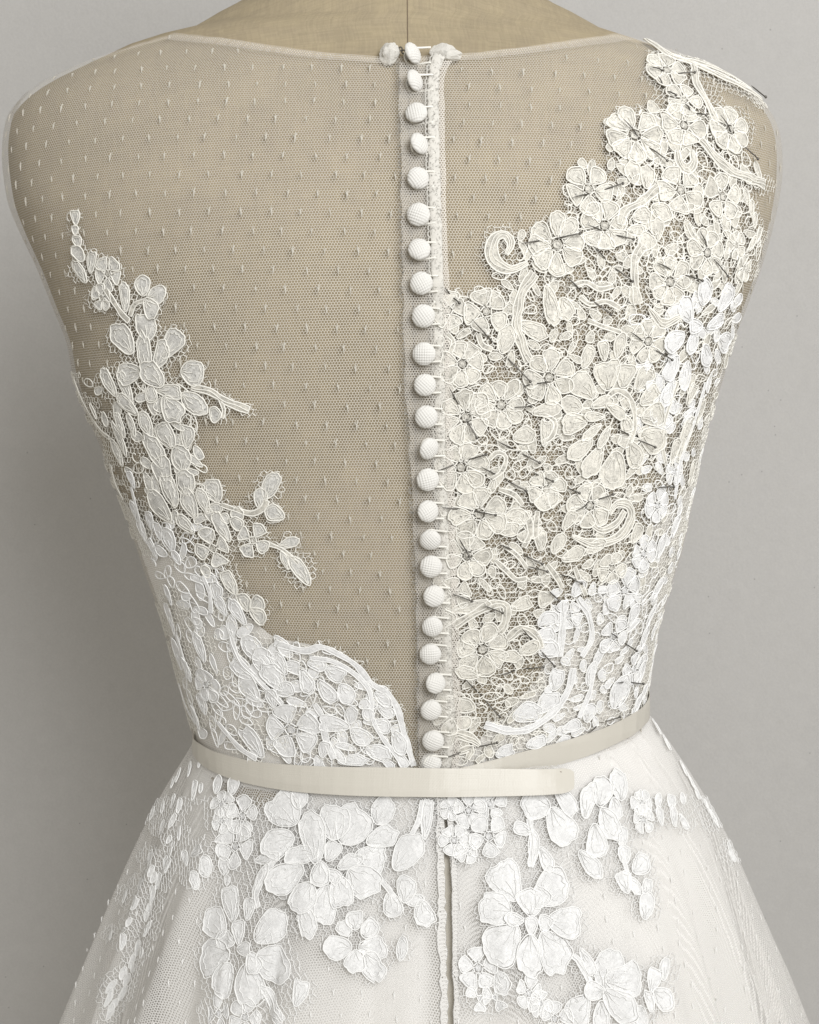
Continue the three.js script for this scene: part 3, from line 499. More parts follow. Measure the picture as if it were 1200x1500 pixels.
leaf(S, [[909, 1226, 26, 16, 90], [913, 1252, 24, 18, 90], [938, 1268, 30, 24, 40], [912, 1291, 32, 22, 110], [928, 1298, 26, 14, -60], [946, 1300, 26, 14, 80], [945, 1327, 34, 20, 80], [961, 1174, 20, 11, 90], [982, 1174, 20, 14, 80], [998, 1171, 18, 12, 60], [965, 1196, 24, 12, 95], [985, 1196, 26, 10, 95], [1000, 1205, 24, 8, -60], [953, 1434, 34, 20, 70], [969, 1462, 32, 24, -40], [972, 1418, 30, 12, 80], [950, 1467, 30, 16, -60]], SW);
for (const [x, y, r, n, t] of [[357, 1196, 28, 5, 10], [327, 1178, 20, 5, 30], [326, 1202, 18, 5, 0], [347, 1240, 30, 5, 60], [322, 1484, 24, 4, 20], [665, 1231, 24, 6, 0], [686, 1187, 24, 5, 20], [716, 1225, 30, 5, 50], [718, 1178, 24, 5, 15], [659, 1184, 16, 5, 0], [684, 1248, 16, 5, 5], [939, 1177, 20, 6, 0], [941, 1201, 21, 5, 20], [700, 1418, 30, 5, 20], [702, 1462, 20, 3, 30], [726, 1461, 20, 3, 60], [773, 1455, 24, 5, 10], [790, 1470, 20, 5, 0], [812, 1492, 24, 5, 15], [360, 1490, 24, 5, 70]]) flower(S, x, y, r, n, t, SW);
stem(S, [[400, 1262], [384, 1288], [376, 1312], [378, 1330]], 11, SW); stem(S, [[775, 1200], [780, 1240], [776, 1270]], 9, SW); stem(S, [[560, 1290], [572, 1306], [580, 1320]], 7, SW); stem(S, [[840, 1400], [852, 1418], [864, 1440]], 9, SW); stem(S, [[392, 1450], [404, 1470], [416, 1495]], 10, SW);
stem(S, [[618, 1172], [614, 1200], [602, 1225]], 6, SW); stem(S, [[905, 1215], [915, 1270], [930, 1310]], 5, SW);
// slender lace down the two side edges of the skirt
for (let k = 0; k < 40; k++) { const t = k / 40, y = lerp(1118, 1490, t), x = 270 - 125 * t - 8 * Math.sin(k) - 8; leaf(S, [[x + rr(-12, 52) * (1 - 0.2 * t), y, rr(12, 24), rr(5, 9), 68 + rr(-16, 16)]], SW); }
leaf(S, [[222, 1332, 16, 9, 80], [226, 1312, 26, 8, 75], [236, 1290, 24, 10, 60], [246, 1268, 24, 10, 70]], SW);
for (const [x, y] of [[1000, 1128], [1010, 1145], [1018, 1160], [1034, 1185], [1042, 1200], [1070, 1248], [975, 1090], [960, 1066]]) leaf(S, [[x, y, 26, 10, -58]], SW);
jobs.sort((a, b) => b.size - a.size);
for (const j of jobs) { const own = petalsLeft >= j.petals && j.size > 14; if (own) petalsLeft -= j.petals; j.go(own); }

// --- lace ground: uneven net of real threads between and round the motifs
const inPoly = (poly, x, y) => { let c = false; for (let i = 0, j = poly.length - 1; i < poly.length; j = i++) { const [xi, yi] = poly[i], [xj, yj] = poly[j]; if ((yi > y) !== (yj > y) && x < (xj - xi) * (y - yi) / (yj - yi) + xi) c = !c; } return c; };
const LACE_R = [[634, 450], [640, 428], [656, 436], [672, 422], [690, 433], [700, 418], [716, 428], [738, 414], [712, 385], [716, 352], [735, 340], [790, 340], [826, 320], [826, 270], [850, 240], [885, 250], [890, 175], [915, 155], [950, 170], [955, 130], [945, 80], [950, 60], [1010, 80], [1115, 135], [1110, 155], [1050, 135], [1085, 180], [1090, 225], [1120, 265], [1085, 280], [1110, 330], [1112, 365], [1080, 420], [1075, 480], [1050, 560], [1030, 640], [1014, 720], [996, 800], [965, 900], [950, 1000], [940, 1040], [840, 1082], [690, 1118], [655, 1118], [642, 1060], [640, 900], [634, 700]];
const LACE_L = [[112, 535], [170, 640], [195, 720], [215, 780], [250, 900], [270, 1000], [290, 1075], [350, 1105], [470, 1120], [606, 1120], [590, 1070], [560, 1010], [500, 955], [455, 942], [400, 940], [370, 915], [330, 868], [320, 800], [300, 700], [290, 610], [230, 480], [150, 480], [190, 600]];
const nearMotif = (x, y, m) => { for (const [a, b, r] of placed) { const dx = a - x, dy = b - y, q = r + m; if (dx * dx + dy * dy < q * q) return true; } return false; };
function net(shape, y0, y1, th0, th1, pitch, keep, r, lift) {
  const mb = new MB(), rowH = pitch * 0.5, ids = new Map(), nodes = [];
  // honeycomb: walk rows; each node knows its place along the row by arc length
  const rowsN = Math.round((y1 - y0) / (pitch * 0.75 * 0.577 * 2));
  const hexH = pitch * 0.577;                          // side of a cell
  const spots = (j) => {                               // nodes of row j at every half pitch round the shape
    const y = y0 + j * hexH * 1.5, list = []; let th = th0; const p0 = shape.at(th, y); let prev = p0, i = 0; list.push(p0);
    while (th < th1) { th += pitch * 0.5 / Math.max(0.03, shape.at(th + 0.01, y).distanceTo(shape.at(th, y)) / 0.01); list.push(shape.at(th, y)); i++; if (i > 900) break; }
    return list;
  };
  const jit = (p, a, b) => { const q = V(p.x + (hash3(a, b, 1) - .5) * pitch * 0.42, p.y + (hash3(a, b, 2) - .5) * pitch * 0.42, p.z); const s = shape.snap(q), n = shape.normal(s); return [s.addScaledVector(n, lift + 0.0004 * hash3(a, b, 4)), n]; };
  const cache = new Map(), rows = [];
  const J = Math.round((y1 - y0) / (hexH * 1.5));
  for (let j = 0; j <= J; j++) rows.push(spots(j));
  const node = (j, i) => {
    const key = j * 5000 + i; if (cache.has(key)) return cache.get(key);
    const p = rows[j]?.[i]; if (!p) { cache.set(key, null); return null; }
    const q = p.clone(); q.y += ((i + j) & 1 ? 0.25 : -0.25) * hexH;
    const [x, y] = toPx(q); let v = null;
    if (keep(x, y)) v = jit(q, i, j);
    cache.set(key, v); return v;
  };
  const line = (a, b) => { if (!a || !b) return; if (a[0].distanceToSquared(b[0]) > (pitch * 2) ** 2) return; tube(mb, [a[0], b[0]], [a[1], b[1]], r * rr(0.75, 1.3), 3); };
  for (let j = 0; j <= J; j++) for (let i = 0; i < rows[j].length; i++) {
    const a = node(j, i); if (!a) continue;
    line(a, node(j, i + 1));
    if ((i + j) & 1) { // nearest node of the row above
      const up = rows[j + 1]; if (!up) continue;
      let best = -1, bd = 1; for (let k = Math.max(0, i - 6); k <= Math.min(up.length - 1, i + 6); k++) { if (!((k + j + 1) & 1)) { const d = up[k].distanceToSquared(rows[j][i]); if (d < bd) { bd = d; best = k; } } }
      if (best >= 0) line(a, node(j + 1, best));
    }
  }
  return mb;
}
const laceKeepBody = (x, y) => inPoly(LACE_R, x, y) || inPoly(LACE_L, x, y) && nearMotif(x, y, 4) || ((x < 600 || x > 660) && y < 1120 && nearMotif(x, y, 3));
part('lace_net', net(body, WAIST, 1.475, 0.02, Math.PI - 0.02, 0.0031, laceKeepBody, 0.00022, 0.0012).geo(), M.cord, dress, { kind: 'stuff' });
part('lace_net', net(skirt, 0.86, 1.074, 0.05, Math.PI - 0.05, 0.0034, (x, y) => y > 1165 && Math.abs(x - 657) > 6 && nearMotif(x, y, 9), 0.00020, 0.0010).geo(), M.whiteCord, dress, { kind: 'stuff' });

// --- filling: small leaves, curls and threads in the gaps of the lace
{
  const sprayB = new MB(), ivoryB = new MB(), ivoryC = new MB(), whiteB = new MB(), whiteC = new MB();
  const gap = (x, y) => { let d = 99; for (const [a, b, r] of placed) d = Math.min(d, Math.hypot(a - x, b - y) - r * 0.82); return d; };
  const own = [];
  for (let k = 0; k < 20000 && own.length < 950; k++) {
    const left = rnd() < 0.25, x = left ? rr(130, 610) : rnd() < 0.4 ? rr(900, 1080) : rr(640, 1110), y = left ? rr(540, 1120) : rr(160, 1115);
    if (!inPoly(left ? LACE_L : LACE_R, x, y)) continue;
    if (own.some(([a, b]) => Math.hypot(a - x, b - y) < (left || x > 920 ? 10.5 : 11.5))) continue;
    const g = gap(x, y); if (g < (x > 920 ? -3 : 0)) continue;
    own.push([x, y]);
    const spray = left && y < 760, white = left && y >= 760 || (x > 930 && y > 430 && rnd() < 0.6) || (x > 800 && y > 860), fr = new Frame(body, x, y, 0, LIFT - 0.0003), a = rr(0, TAU), big = left || x > 920 ? 1.35 : 1.12, L = rr(14, 24) * big * fr.k, w = rr(7, 13) * big * fr.k, c = { pts: [], nrm: [] };
    if (rnd() < (white && left ? 0.3 : white || spray ? 0.6 : 0.34)) { petal(spray ? sprayB : white ? whiteB : ivoryB, c, fr, -Math.cos(a) * L / 2, -Math.sin(a) * L / 2, a, L, w, { m: 12, k: 0.75, dome: 0.0004 }); tube(white ? whiteC : ivoryC, c.pts, c.nrm, 0.00038, 4, true); }
    else if (rnd() < (white && left ? 0.85 : 0.6)) { const pts = outline(L, w, 14, 0.75).map(([X, Y]) => fr.at(Math.cos(a) * (X - L / 2) - Math.sin(a) * Y, Math.sin(a) * (X - L / 2) + Math.cos(a) * Y, 0.0003)); tube(white ? whiteC : ivoryC, pts.map((q) => q[0]), pts.map((q) => q[1]), 0.0004, 4, true); for (let e = 0; e < 3; e++) { const b = pts[3 + e * 2], d = pts[11 - e * 2 + (e > 1 ? 1 : 0)]; tube(white ? whiteC : ivoryC, [b[0], d[0]], [b[1], d[1]], 0.0002, 3); } }
    else { const pts = [], nrm = []; const q = rr(2, 4.5), s = rr(0.0015, 0.0028); for (let m = 0; m < 12; m++) { const t = m / 11, b = a + q * t, [p, n] = fr.at(Math.cos(b) * s * (0.5 + 1.4 * t), Math.sin(b) * s * (0.5 + 1.4 * t), 0.0003); pts.push(p); nrm.push(n); } tube(white ? whiteC : ivoryC, pts, nrm, 0.0004, 4); }
  }
  part('lace_filling', ivoryB.geo(), M.ivoryDeep, dress, { kind: 'stuff' }); part('lace_filling_cord', ivoryC.geo(), M.cord, dress, { kind: 'stuff' });
  part('lace_filling', sprayB.geo(), M.spray, dress, { kind: 'stuff' });
  part('lace_filling', whiteB.geo(), M.white, dress, { kind: 'stuff' }); part('lace_filling_cord', whiteC.geo(), M.whiteCord, dress, { kind: 'stuff' });
  // frayed thread ends along the cut edges
  const fz = new MB();
  for (let k = 0; k < 2600; k++) {
    const [a, b, r] = placed[Math.floor(rnd() * placed.length)], an = rr(0, TAU), x = a + Math.cos(an) * (r + 3), y = b + Math.sin(an) * (r + 3);
    if (y > 1116 || Math.abs(x - 628) < 22 || x < 100 || x > 1118 || y < 60) continue;
    const fr = new Frame(body, x, y, an + rr(-0.8, 0.8), LIFT - 0.0004), l = rr(0.0012, 0.0036), [p, n] = fr.at(0, 0), [q] = fr.at(l * 0.6, rr(-.0006, .0006), rr(0, 0.0006)), [s] = fr.at(l, rr(-.0012, .0012), rr(0, 0.0012));
    tube(fz, [p, q, s], [n, n, n], 0.00011, 3);
  }
  part('frayed_thread', fz.geo(), M.cord, dress, { kind: 'stuff' });
}

// --- small woven dots of the sheer net
{
  const dotGeo = (v) => { const mb = new MB(), z = V(0, 0, 1), s = 0.001;
    for (const [x0, y0, x1, y1, r] of [[0, 0, v * 0.25, -2.2, .30], [0, 0, -0.8 + v * .3, 1.1, .24], [0, 0, 0.7, 1.2 - v * .4, .24], [0, .2, -v * .3, 1.9, .24], [-.35, .1, .35, -.2, .42], [.1, -.3, .6 + v * .2, -1.1, .2]]) tube(mb, [V(x0 * s, y0 * s, .0001), V((x0 + x1) / 2 * s, (y0 + y1) / 2 * s, .0003), V(x1 * s, y1 * s, 0)], [z, z, z], (t) => r * s * 1.3 * (1 - 0.5 * t), 5); return mb.geo(); };
  const geos = [dotGeo(0), dotGeo(1), dotGeo(-1)], rest = [], mk = new THREE.Matrix4(); let count = 0;
  const place = (shape, y, th, lift, k, scale) => {
    const p = shape.at(th, y), n = shape.normal(p), [x, py] = toPx(p); const u = V(1, 0, 0).addScaledVector(n, -n.x).normalize(), w = n.clone().cross(u);
    mk.makeBasis(u, w, n); mk.scale(V(scale, scale, scale)); mk.setPosition(p.addScaledVector(n, lift)); return [x, py, mk.clone(), n];
  };
  const add = (m, k, one) => { if (one && count < 300) { const d = part('tulle_dot', geos[k % 3], shapeMat, dress); d.applyMatrix4(m); count++; } else rest.push(geos[k % 3].clone().applyMatrix4(m)); };
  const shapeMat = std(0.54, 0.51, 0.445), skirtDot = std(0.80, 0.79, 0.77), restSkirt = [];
  let k = 0;
  for (let j = 0; j < 44; j++) {
    const y = WAIST + 0.004 + j * 0.0097; let th = 0.03 + (j & 1 ? 0.0 : 0.02), s = j & 1 ? 0 : 0.5; let run = s * 0.0157;
    for (let q = 0.02; q < Math.PI - 0.02; q += 0.002) {
      run += body.at(q, y).distanceTo(body.at(q + 0.002, y)); if (run < 0.0157 + 0.0008 * Math.sin(q * 9 + j)) continue; run -= 0.0157;
      if (y > neckY(q) - 0.004) continue;
      { const b0 = body.at(q, y), n0 = body.normal(b0); if (n0.dot(EYE.clone().sub(b0).normalize()) < 0.16) continue; }
      const sl = 0.004 * Math.sin((q - Math.PI / 2) * 1.2), [x, py, m] = place(body, y + sl + rr(-.0004, .0004), q + rr(-.004, .004), 0.0011, k++, rr(0.8, 1.25));
      if (inPoly(LACE_R, x, py) || Math.abs(x - 622) < 36 || nearMotif(x, py, 2) || py > 1110) continue;
      if (x < 610 && inPoly(LACE_L, x, py) && py > 760) continue;
      add(m, k, x > 40 && x < 1120);
    }
  }
  for (let j = 0; j < 22; j++) { const y = 0.86 + j * 0.0102; let run = (j & 1) * 0.008;
    for (let q = 0.05; q < Math.PI - 0.05; q += 0.002) { run += skirt.at(q, y).distanceTo(skirt.at(q + 0.002, y)); if (run < 0.016) continue; run -= 0.016; const [x, py, m] = place(skirt, y, q + rr(-.01, .01), 0.0006, k++, rr(0.7, 1.0)); if (py < 1180 || nearMotif(x, py, 3) || Math.abs(x - 657) < 14) continue; restSkirt.push(geos[k % 3].clone().applyMatrix4(m)); } }
  part('tulle_dot', mergeGeometries(restSkirt), skirtDot, dress, { kind: 'stuff' });
  part('tulle_dot', mergeGeometries(rest), shapeMat, dress, { kind: 'stuff' });
}

// --- button side: strip of doubled net, buttons, loops, piping
{
  const left = [[584, 96], [586, 180], [588, 300], [590, 420], [593, 540], [600, 660], [606, 780], [610, 900], [612, 1010], [612, 1124]], right = [[628, 96], [632, 200], [636, 420], [642, 600], [648, 800], [654, 1000], [652, 1124]];
  const a = pathOn(body, left, 0.0021, 0.004), b = pathOn(body, right, 0.0021, 0.004), mb = new MB(), n = 150, A = smooth(a.pts, n), Bq = smooth(b.pts, n), rows = [];
  for (let k = 0; k <= n; k++) { const row = []; for (let e = 0; e <= 6; e++) { const t = e / 6, p = A[k].clone().lerp(Bq[k], t); p.x += (1 - t) * 0.0016 * (noise3(k * 0.33, 2, 1) - .5); p.z += 0.0012 * (noise3(k * 0.25, e * 0.9, 4) - .5) + 0.0006; row.push(mb.v(p, p.x, p.y)); } rows.push(row); }
  for (let k = 0; k < n; k++) for (let e = 0; e < 6; e++) { mb.tri(rows[k][e], rows[k + 1][e], rows[k][e + 1]); mb.tri(rows[k][e + 1], rows[k + 1][e], rows[k + 1][e + 1]); }
  part('button_placket', mb.geo(), M.placketTulle, dress);
  // fuzzy cut edge of the strip
  const fz = new MB();
  for (let k = 0; k < 1500; k++) { const i = Math.floor(rnd() * n), t = rnd() < 0.7 ? 0 : rnd() * 0.6, p = A[i].clone().lerp(Bq[i], t), q = p.clone().add(V(rr(-.0022, .0012), rr(-.0014, .0018), rr(.0004, .0018))), m = p.clone().lerp(q, .5).add(V(rr(-.0004, .0004), rr(-.0004, .0004), .0005)); const N = V(0, 0, 1); tube(fz, [p, m, q], [N, N, N], 0.00009, 3); }
  part('frayed_thread', fz.geo(), M.fuzz, dress, { kind: 'stuff' });
  const prof = new THREE.SplineCurve([[0.01, 3.5], [0.9, 3.46], [2.0, 3.3], [3.2, 2.95], [4.3, 2.4], [5.1, 1.65], [5.5, 0.75], [5.35, 0.05], [4.7, -0.4], [3.4, -0.6], [0.01, -0.6]].map(([r, h]) => new THREE.Vector2(r * .001, h * .001))).getPoints(44);
  const cap = new THREE.LatheGeometry(prof, 72); cap.rotateX(Math.PI / 2);
  { const q = cap.attributes.position, uv = cap.attributes.uv; for (let k = 0; k < q.count; k++) { uv.setXY(k, q.getX(k) * 1.15, q.getY(k) * 1.15); const X = q.getX(k), Y = q.getY(k), Z = q.getZ(k), w = Math.PI / 0.00085, d = 0.00022 * Math.sin((X + 0.0004 * Math.sin(Y * 300)) * w) * Math.sin(Y * w) * clamp((Z + 0.0002) / 0.001, 0, 1), l = Math.hypot(X, Y, Z + .003); q.setXYZ(k, X + X / l * d, Y + Y / l * d, Z + (Z + .003) / l * d); } cap.computeVertexNormals(); }
  const shank = new THREE.CylinderGeometry(0.0014, 0.0017, 0.003, 10); shank.rotateX(Math.PI / 2); shank.translate(0, 0, -0.0018);
  const spots = [[603, 88, 1.0, 0.1], [606, 128, .9, .12], [610, 174, 0, 0], [613, 218, .55, -.05], [612, 267, .1, 0], [613, 319, 0, .1], [614, 369, 0, -.1], [617, 417, .1, 0], [620, 464, .2, 0], [621, 518, 0, 0], [622, 563, 0, .05], [624, 609, 0, 0], [627, 655, .75, .1], [626, 700, .1, 0], [626, 746, .3, -.1], [630, 787, .1, .1], [631, 826, 0, 0], [635, 869, .35, -.1], [633, 913, 0, .1], [630, 953, -.1, .1], [637, 996, .4, -.1], [631, 1035, 0, .1], [634, 1080, 0, 0], [632, 1116, 0, 0]];
  for (const [x, y, tilt, nod] of spots) {
    const p = body.hit(x, y), n = body.normal(p), g = groupPart('button', dress);
    g.position.copy(p).addScaledVector(n, y > 1100 ? 0.0008 : 0.0046); g.quaternion.setFromUnitVectors(V(0, 0, 1), n); g.rotateY(tilt + rr(-.16, .16)); g.rotateX(nod + rr(-.18, .18)); g.rotateZ(rr(0, 6)); g.scale.setScalar(rr(1.0, 1.07));
    part('button_cap', cap, M.button, g); part('shank', shank, M.fuzz, g);
    const edge = body.hit(x + 24 + (y < 160 ? 4 : 0), y - 11), e2 = body.hit(x + 24 + (y < 160 ? 4 : 0), y + 11), lp = [], ln = [];
    for (let k = 0; k <= 16; k++) { const t = k / 16, an = lerp(1.15, TAU - 1.15, t), q = p.clone().addScaledVector(n, 0.0030).add(V(Math.cos(an) * 0.0042 + 0.0006, Math.sin(an) * 0.0047, 0)); lp.push(q); ln.push(n); }
    const path = [edge.clone().addScaledVector(n, 0.004), ...lp, e2.clone().addScaledVector(n, 0.004)], mb2 = new MB(), sm = smooth(path, 40); tube(mb2, sm, sm.map(() => n), 0.00055, 6); part('button_loop', mb2.geo(), M.cord, dress);
  }
  // piping that carries the loops, with a picot edge
  const pip = [[645, 82], [636, 110], [635, 180], [637, 300], [641, 420], [644, 520], [646, 640], [650, 760], [654, 880], [656, 1000], [660, 1060], [654, 1124]], q = pathOn(body, pip, 0.0032, 0.0010), pm = new MB();
  q.pts.forEach((p, k) => { const [, y] = toPx(p); p.addScaledVector(q.nrm[k], -0.0021 * clamp((y - 415) / 30, 0, 1)); });
  q.pts.forEach((p, k) => { p.x += 0.0007 * (noise3(k * 0.35, 1, 7) - .5); p.z += 0.0005 * (noise3(k * 0.3, 3, 7) - .5); });
  tube(pm, q.pts, q.nrm, (t) => 0.0026 + 0.0006 * noise3(t * 90, 1, 2), 14, false, 0.28);
  for (let k = 0; k < pm.p.length; k += 3) { const d = 0.0004 * (noise3(pm.p[k] * 1100, pm.p[k + 1] * 1100, 3) - .5) + 0.0004 * (noise3(pm.p[k] * 2600, pm.p[k + 1] * 2600, 8) - .5); pm.p[k + 2] += d; }
  part('piping', pm.geo(), M.fuzz, dress);
  const fp = new MB(); for (let k = 0; k < 900; k++) { const i = Math.floor(rnd() * q.pts.length), p = q.pts[i].clone().add(V(rr(-.003, .003), rr(-.001, .001), 0.0006)), e = p.clone().add(V(rr(-.0014, .0014), rr(-.0014, .0014), rr(.0003, .0012))), c = p.clone().lerp(e, .5).add(V(0, rr(-.0004, .0004), .0003)); tube(fp, [p, c, e], [q.nrm[i], q.nrm[i], q.nrm[i]], 0.00009, 3); }
  part('frayed_thread', fp.geo(), M.fuzz, dress, { kind: 'stuff' });
  const pc = new MB();
  for (let k = 2; k < q.pts.length - 4; k += 3) { const c = q.pts[k].clone().add(V(-0.0030, 0, -0.0001)), lp = [], ln = []; for (let m = 0; m < 8; m++) { const an = Math.PI * (0.5 + m / 7); lp.push(c.clone().add(V(Math.cos(an) * 0.0011, Math.sin(an) * 0.0015, 0))); ln.push(q.nrm[k]); } tube(pc, lp, ln, 0.0005, 5); }
  part('picot_edge', pc.geo(), M.fuzz, dress);
  // net allowance beside the piping
  const al = new MB(), c0 = pathOn(body, pip.map(([x, y]) => [x + 7, y]), 0.0022, 0.004), c1 = pathOn(body, pip.map(([x, y], k) => [x + 17, y + (k ? 0 : 12)]), 0.0017, 0.004), m = 90, P0 = smooth(c0.pts, m), P1 = smooth(c1.pts, m), rw = [];
  for (let k = 0; k <= m; k++) rw.push([al.v(P0[k], P0[k].x, P0[k].y), al.v(P1[k].add(V(.0008 * (noise3(k * .6, 1, 1) - .5), 0, 0)), P1[k].x, P1[k].y)]);
  for (let k = 0; k < m; k++) { al.tri(rw[k][0], rw[k + 1][0], rw[k][1]); al.tri(rw[k][1], rw[k + 1][0], rw[k + 1][1]); }
  part('seam_allowance', al.geo(), M.hemTulle, dress);
  // bunched ends of the neckline and the hook
  const bunch = (x, y, rx, ry, rz, s) => { const g = new THREE.IcosahedronGeometry(1, 5), at = g.attributes.position; for (let k = 0; k < at.count; k++) { const X = at.getX(k), Y = at.getY(k), Z = at.getZ(k), d = 0.7 + 0.5 * noise3(X * 2.2 + s, Y * 2.2, Z * 2.2) + 0.16 * noise3(X * 9 + s, Y * 9, Z * 9); at.setXYZ(k, X * d * rx, Y * d * ry, Z * d * rz); } const p = body.hit(x, y), n = body.normal(p); g.translate(p.x + n.x * .002, p.y + n.y * .002, p.z + n.z * .002); for (let k = 0; k < at.count; k++) g.attributes.uv.setXY(k, at.getX(k), at.getY(k)); part('hem_end', toCreasedNormals(g, 1.2), M.fuzz, dress); };
  bunch(571, 83, 0.0048, 0.0054, 0.0030, 1); bunch(648, 82, 0.0062, 0.0046, 0.0032, 5); bunch(662, 86, 0.0052, 0.0030, 0.0026, 8);
  const hk = new MB(), hp = body.hit(589, 76), hn = body.normal(hp), ring = (dx, dy, r) => { const lp = [], ln = []; for (let k = 0; k < 12; k++) { const an = k / 12 * TAU; lp.push(hp.clone().add(V(dx + Math.cos(an) * r, dy + Math.sin(an) * r, 0.0025))); ln.push(hn); } tube(hk, lp, ln, 0.0004, 6, true); };
  ring(-.0008, .0009, .0009); ring(.0008, -.0006, .0009); part('hook', hk.geo(), M.steel, dress);
}

// ---------------------------------------------------------------- satin belt
{
  const t = thing('satin_belt', 'narrow champagne satin belt round the waist with a loose end', 'belt');
  const ribbon = (topList, botList, off, end, extra) => {
    const mb = new MB(), n = 240, mk2 = (l) => smooth(l, n), A = mk2(topList), C = mk2(botList), rows = [], E = 8;
    for (let k = 0; k <= n; k++) {
      const row = [], s = k / n; let a = A[k].clone(), c = C[k].clone();
      if (end && s > 0.987) { const q = (s - 0.987) / 0.013, w = 0.5 * (1 - Math.sqrt(Math.max(0, 1 - q * q * 0.55))); const a2 = a.clone().lerp(c, w), c2 = c.clone().lerp(a, w); a = a2; c = c2; }
      const nn = V(a.x * 1.1, 0, a.z).normalize(), off2 = end ? off * (0.35 + 0.65 * clamp((a.x + 0.095) / 0.06, 0, 1)) : off;
      for (let e = 0; e <= E; e++) { const u = e / E, p = a.clone().lerp(c, u); p.addScaledVector(nn, off2 + 0.00025 * Math.sin(Math.PI * u) ** 0.3 + 0.00016 * (noise3(s * 30, u * 2, off * 900) - .5) + extra(s, u)); row.push(mb.v(p, s * 0.3, u * 0.015)); }
      for (let e = E; e >= 0; e--) { const u = e / E, p = a.clone().lerp(c, u); p.addScaledVector(nn, off2 - 0.0003 + extra(s, u)); row.push(mb.v(p, s * 0.3, u * 0.015)); }
      rows.push(row);
    }
    const m = rows[0].length;
    for (let k = 0; k < n; k++) for (let e = 0; e < m; e++) { const f = (e + 1) % m; mb.tri(rows[k][e], rows[k + 1][e], rows[k][f]); mb.tri(rows[k][f], rows[k + 1][e], rows[k + 1][f]); }
    for (const [k, q] of [[0, 0], [n, 1]]) for (let e = 0; e < E; e++) { const r = rows[k], a = r[e], b = r[e + 1], c = r[m - 1 - e], d = r[m - 2 - e]; if (q) { mb.tri(a, b, c); mb.tri(b, d, c); } else { mb.tri(a, c, b); mb.tri(b, c, d); } }
    return toCreasedNormals(mb.geo(), 0.7);
  };
  const on = (x, y) => { const a = body.hit(x, y), b = skirt.hit(x, y); return b.y < 1.083 && b.distanceTo(EYE) < a.distanceTo(EYE) ? b : a; };
  const side = (th, y) => body.at(th, y);
  const topL = [[287, 1080], [298, 1090], [320, 1101], [375, 1114], [450, 1119], [600, 1121]].map(([x, y]) => on(x, y)), botL = [[286, 1100], [302, 1122], [348, 1142], [425, 1156], [500, 1161], [600, 1163]].map(([x, y]) => on(x, y));
  const topE = [[700, 1122], [770, 1122], [826, 1121]].map(([x, y]) => on(x, y)), botE = [[700, 1163], [770, 1160], [826, 1157]].map(([x, y]) => on(x, y));
  const yl = topL[0].y, yb = botL[0].y, frontT = [], frontB = [];
  for (let k = 10; k >= 1; k--) { const th = Math.PI + 0.12 + k / 10 * (Math.PI - 0.3); frontT.push(side(th, lerp(yl, yl + 0.012, k / 10))); frontB.push(side(th, lerp(yb, yb + 0.012, k / 10))); }
  part('band', ribbon([...frontT, ...topL, ...topE], [...frontB, ...botL, ...botE], 0.0046, true, (s, u) => s > 0.86 ? (s - 0.86) * 0.03 * (0.6 + 0.4 * Math.sin(s * 60)) : 0.0002 * Math.sin(s * 50 + u * 3)), M.belt, t);
  const topR = [[946, 1018], [936, 1034], [918, 1047], [875, 1067], [825, 1083], [750, 1103], [690, 1119], [640, 1130]].map(([x, y]) => on(x, y)), botR = [[945, 1050], [938, 1062], [920, 1076], [880, 1096], [825, 1116], [750, 1136], [690, 1150], [640, 1158]].map(([x, y]) => on(x, y));
  part('under_band', ribbon([side(-0.3, topR[0].y), ...topR], [side(-0.3, botR[0].y), ...botR], 0.0026, false, (s, u) => 0.0002 * Math.sin(s * 40 + u * 4)), M.belt, t);
  const st = new MB(), kn = on(812, 1124), N = V(0.2, 0, 1).normalize();
  for (const [dx, dy] of [[-.004, 0], [-.001, .0003], [.002, -.0002]]) { const p = kn.clone().add(V(dx, dy, 0.0066)); tube(st, [p, p.clone().add(V(.0012, -.0003, .0003))], [N, N], 0.00025, 5); }
  part('stitch', st.geo(), M.seam, t);
}

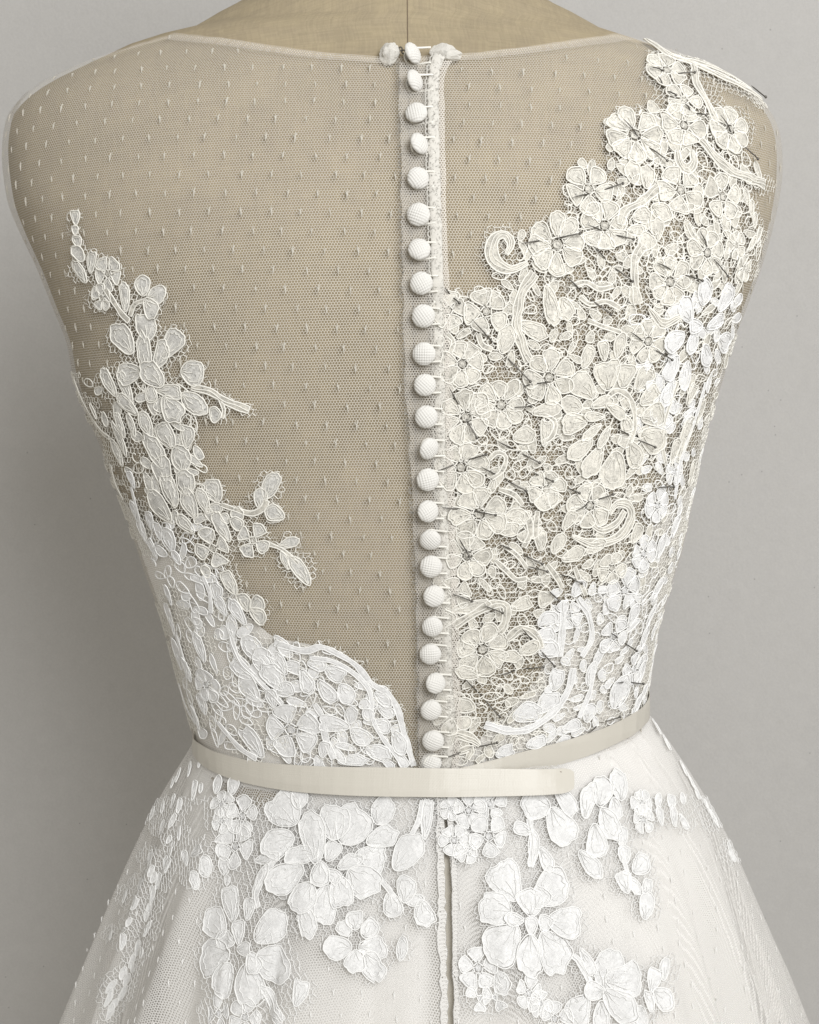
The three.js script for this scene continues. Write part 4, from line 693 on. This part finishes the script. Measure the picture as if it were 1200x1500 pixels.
// ---------------------------------------------------------------- dressmaker's pins
{
  const pins = [
    [949, 105, 1012, 115, 'dark steel pin through the topmost shoulder flower just under the shoulder band'],
    [960, 119, 985, 147, 'short slanting pin just below the topmost shoulder flower'],
    [998, 158, 1028, 175, 'steel pin with its head against the shoulder stem above the hook-shaped scroll'],
    [910, 180, 972, 240, 'long pin slanting through the large eight-petal flower nearest the bare net'],
    [1050, 174, 1101, 236, 'long pin through the outermost shoulder flower, its head over plain net'],
    [1094, 133, 1115, 150, 'short pin at the very tip of the lace band on the shoulder'],
    [836, 293, 908, 273, 'pin rising across the five-petal flower at the inner lace edge'],
    [762, 359, 846, 345, 'nearly level pin beside the curled scroll at the inner lace edge'],
    [857, 332, 923, 353, 'pin through the seven-petal flower with a round eye above the open net'],
    [865, 362, 921, 413, 'long pin sloping across the square open net in the upper lace'],
    [825, 405, 890, 461, 'long pin between the elongated leaf and the open net'],
    [1019, 340, 1057, 404, 'steep pin through the seven-petal flower near the armhole'],
    [957, 386, 1021, 411, 'pin through the eight-petal flower above the white crescent'],
    [919, 486, 977, 526, 'pin through the flower just above the large rose'],
    [651, 423, 672, 445, 'thin pin at the top corner of the lace beside the piping'],
    [690, 468, 774, 558, 'longest pin, crossing the open net beside the double stem'],
    [764, 565, 797, 559, 'short level pin at the edge of the flower ending the double stem'],
    [658, 568, 697, 640, 'steep pin through the eight-petal flower beside the eleventh and twelfth buttons'],
    [751, 596, 775, 594, 'short level pin in the pale flower between rose and piping'],
    [902, 628, 952, 653, 'pin through the heart of the large rose'],
    [703, 682, 768, 717, 'sloping pin leaving the seven-petal flower that touches the piping at mid back'],
    [727, 645, 787, 676, 'dark pin half under the net below the pale flower'],
    [778, 691, 806, 703, 'short pin on the single petals under the large rose'],
    [641, 688, 710, 664, 'pin rising over two petals of the flower at mid back by the piping'],
    [647, 741, 724, 752, 'level pin crossing from the piping into the flower beside the fifteenth button'],
    [840, 746, 892, 722, 'rising pin through the flower under the large rose'],
    [828, 713, 844, 720, 'tiny pin between the rose and the flower under it'],
    [672, 787, 686, 812, 'short steep pin in the flower beside the seventeenth button'],
    [728, 794, 791, 823, 'long pin sloping over the loose stems in the lower lace'],
    [771, 827, 798, 834, 'short pin just below the long pin in the lower lace'],
    [816, 838, 847, 851, 'pin pointing at the white ribbon-like stem of the lower lace'],
    [801, 863, 815, 876, 'tiny pin at the corner of the first white motif'],
    [662, 867, 690, 877, 'pin in the leaf beside the eighteenth button'],
    [708, 884, 734, 894, 'pin across the bent band below the leaf at the piping'],
    [762, 917, 808, 972, 'steep pin along the white motif edge in the lower lace'],
    [728, 986, 792, 973, 'slightly rising pin above the square woven patch'],
    [680, 991, 730, 1046, 'sloping pin under the square woven patch'],
    [651, 1107, 726, 1084, 'rising pin just above the belt beside the last buttons'],
    [890, 924, 924, 950, 'pin through the ivory rosette on the white lace near the side'],
    [898, 997, 933, 999, 'level pin on the lower ivory rosette near the side'],
    [855, 1071, 900, 1047, 'rising pin touching the upper edge of the belt near the side'],
    [957, 712, 978, 711, 'short level pin on the side lace level with the rose tip'],
  ];
  for (const [x0, y0, x1, y1, label] of pins) {
    const t = thing('straight_pin', label, 'pin', 'dressmaker pins holding the lace'), len = Math.hypot(x1 - x0, y1 - y0), mb = new MB(), pts = [], nrm = [], mids = len > 30;
    for (let k = 0; k <= 14; k++) { const s = k / 14, p = body.hit(lerp(x0, x1, s), lerp(y0, y1, s)), n = body.normal(p); const dip = mids ? Math.exp(-(((s - 0.5) / 0.2) ** 2)) * 0.0036 : 0; pts.push(p.addScaledVector(n, 0.0036 - dip + (s > 0.9 ? 0.0006 : 0))); nrm.push(n); }
    tube(mb, pts, nrm, (q) => 0.00035 * (q < 0.12 ? 0.35 + q * 5.4 : 1), 6); part('shaft', mb.geo(), M.steel, t);
    const hd = new THREE.SphereGeometry(0.0008, 10, 8); hd.scale(1, 1, 0.7); hd.translate(pts[14].x, pts[14].y, pts[14].z); part('pin_head', hd, M.steel, t);
  }
}

renderer.render(scene, camera);
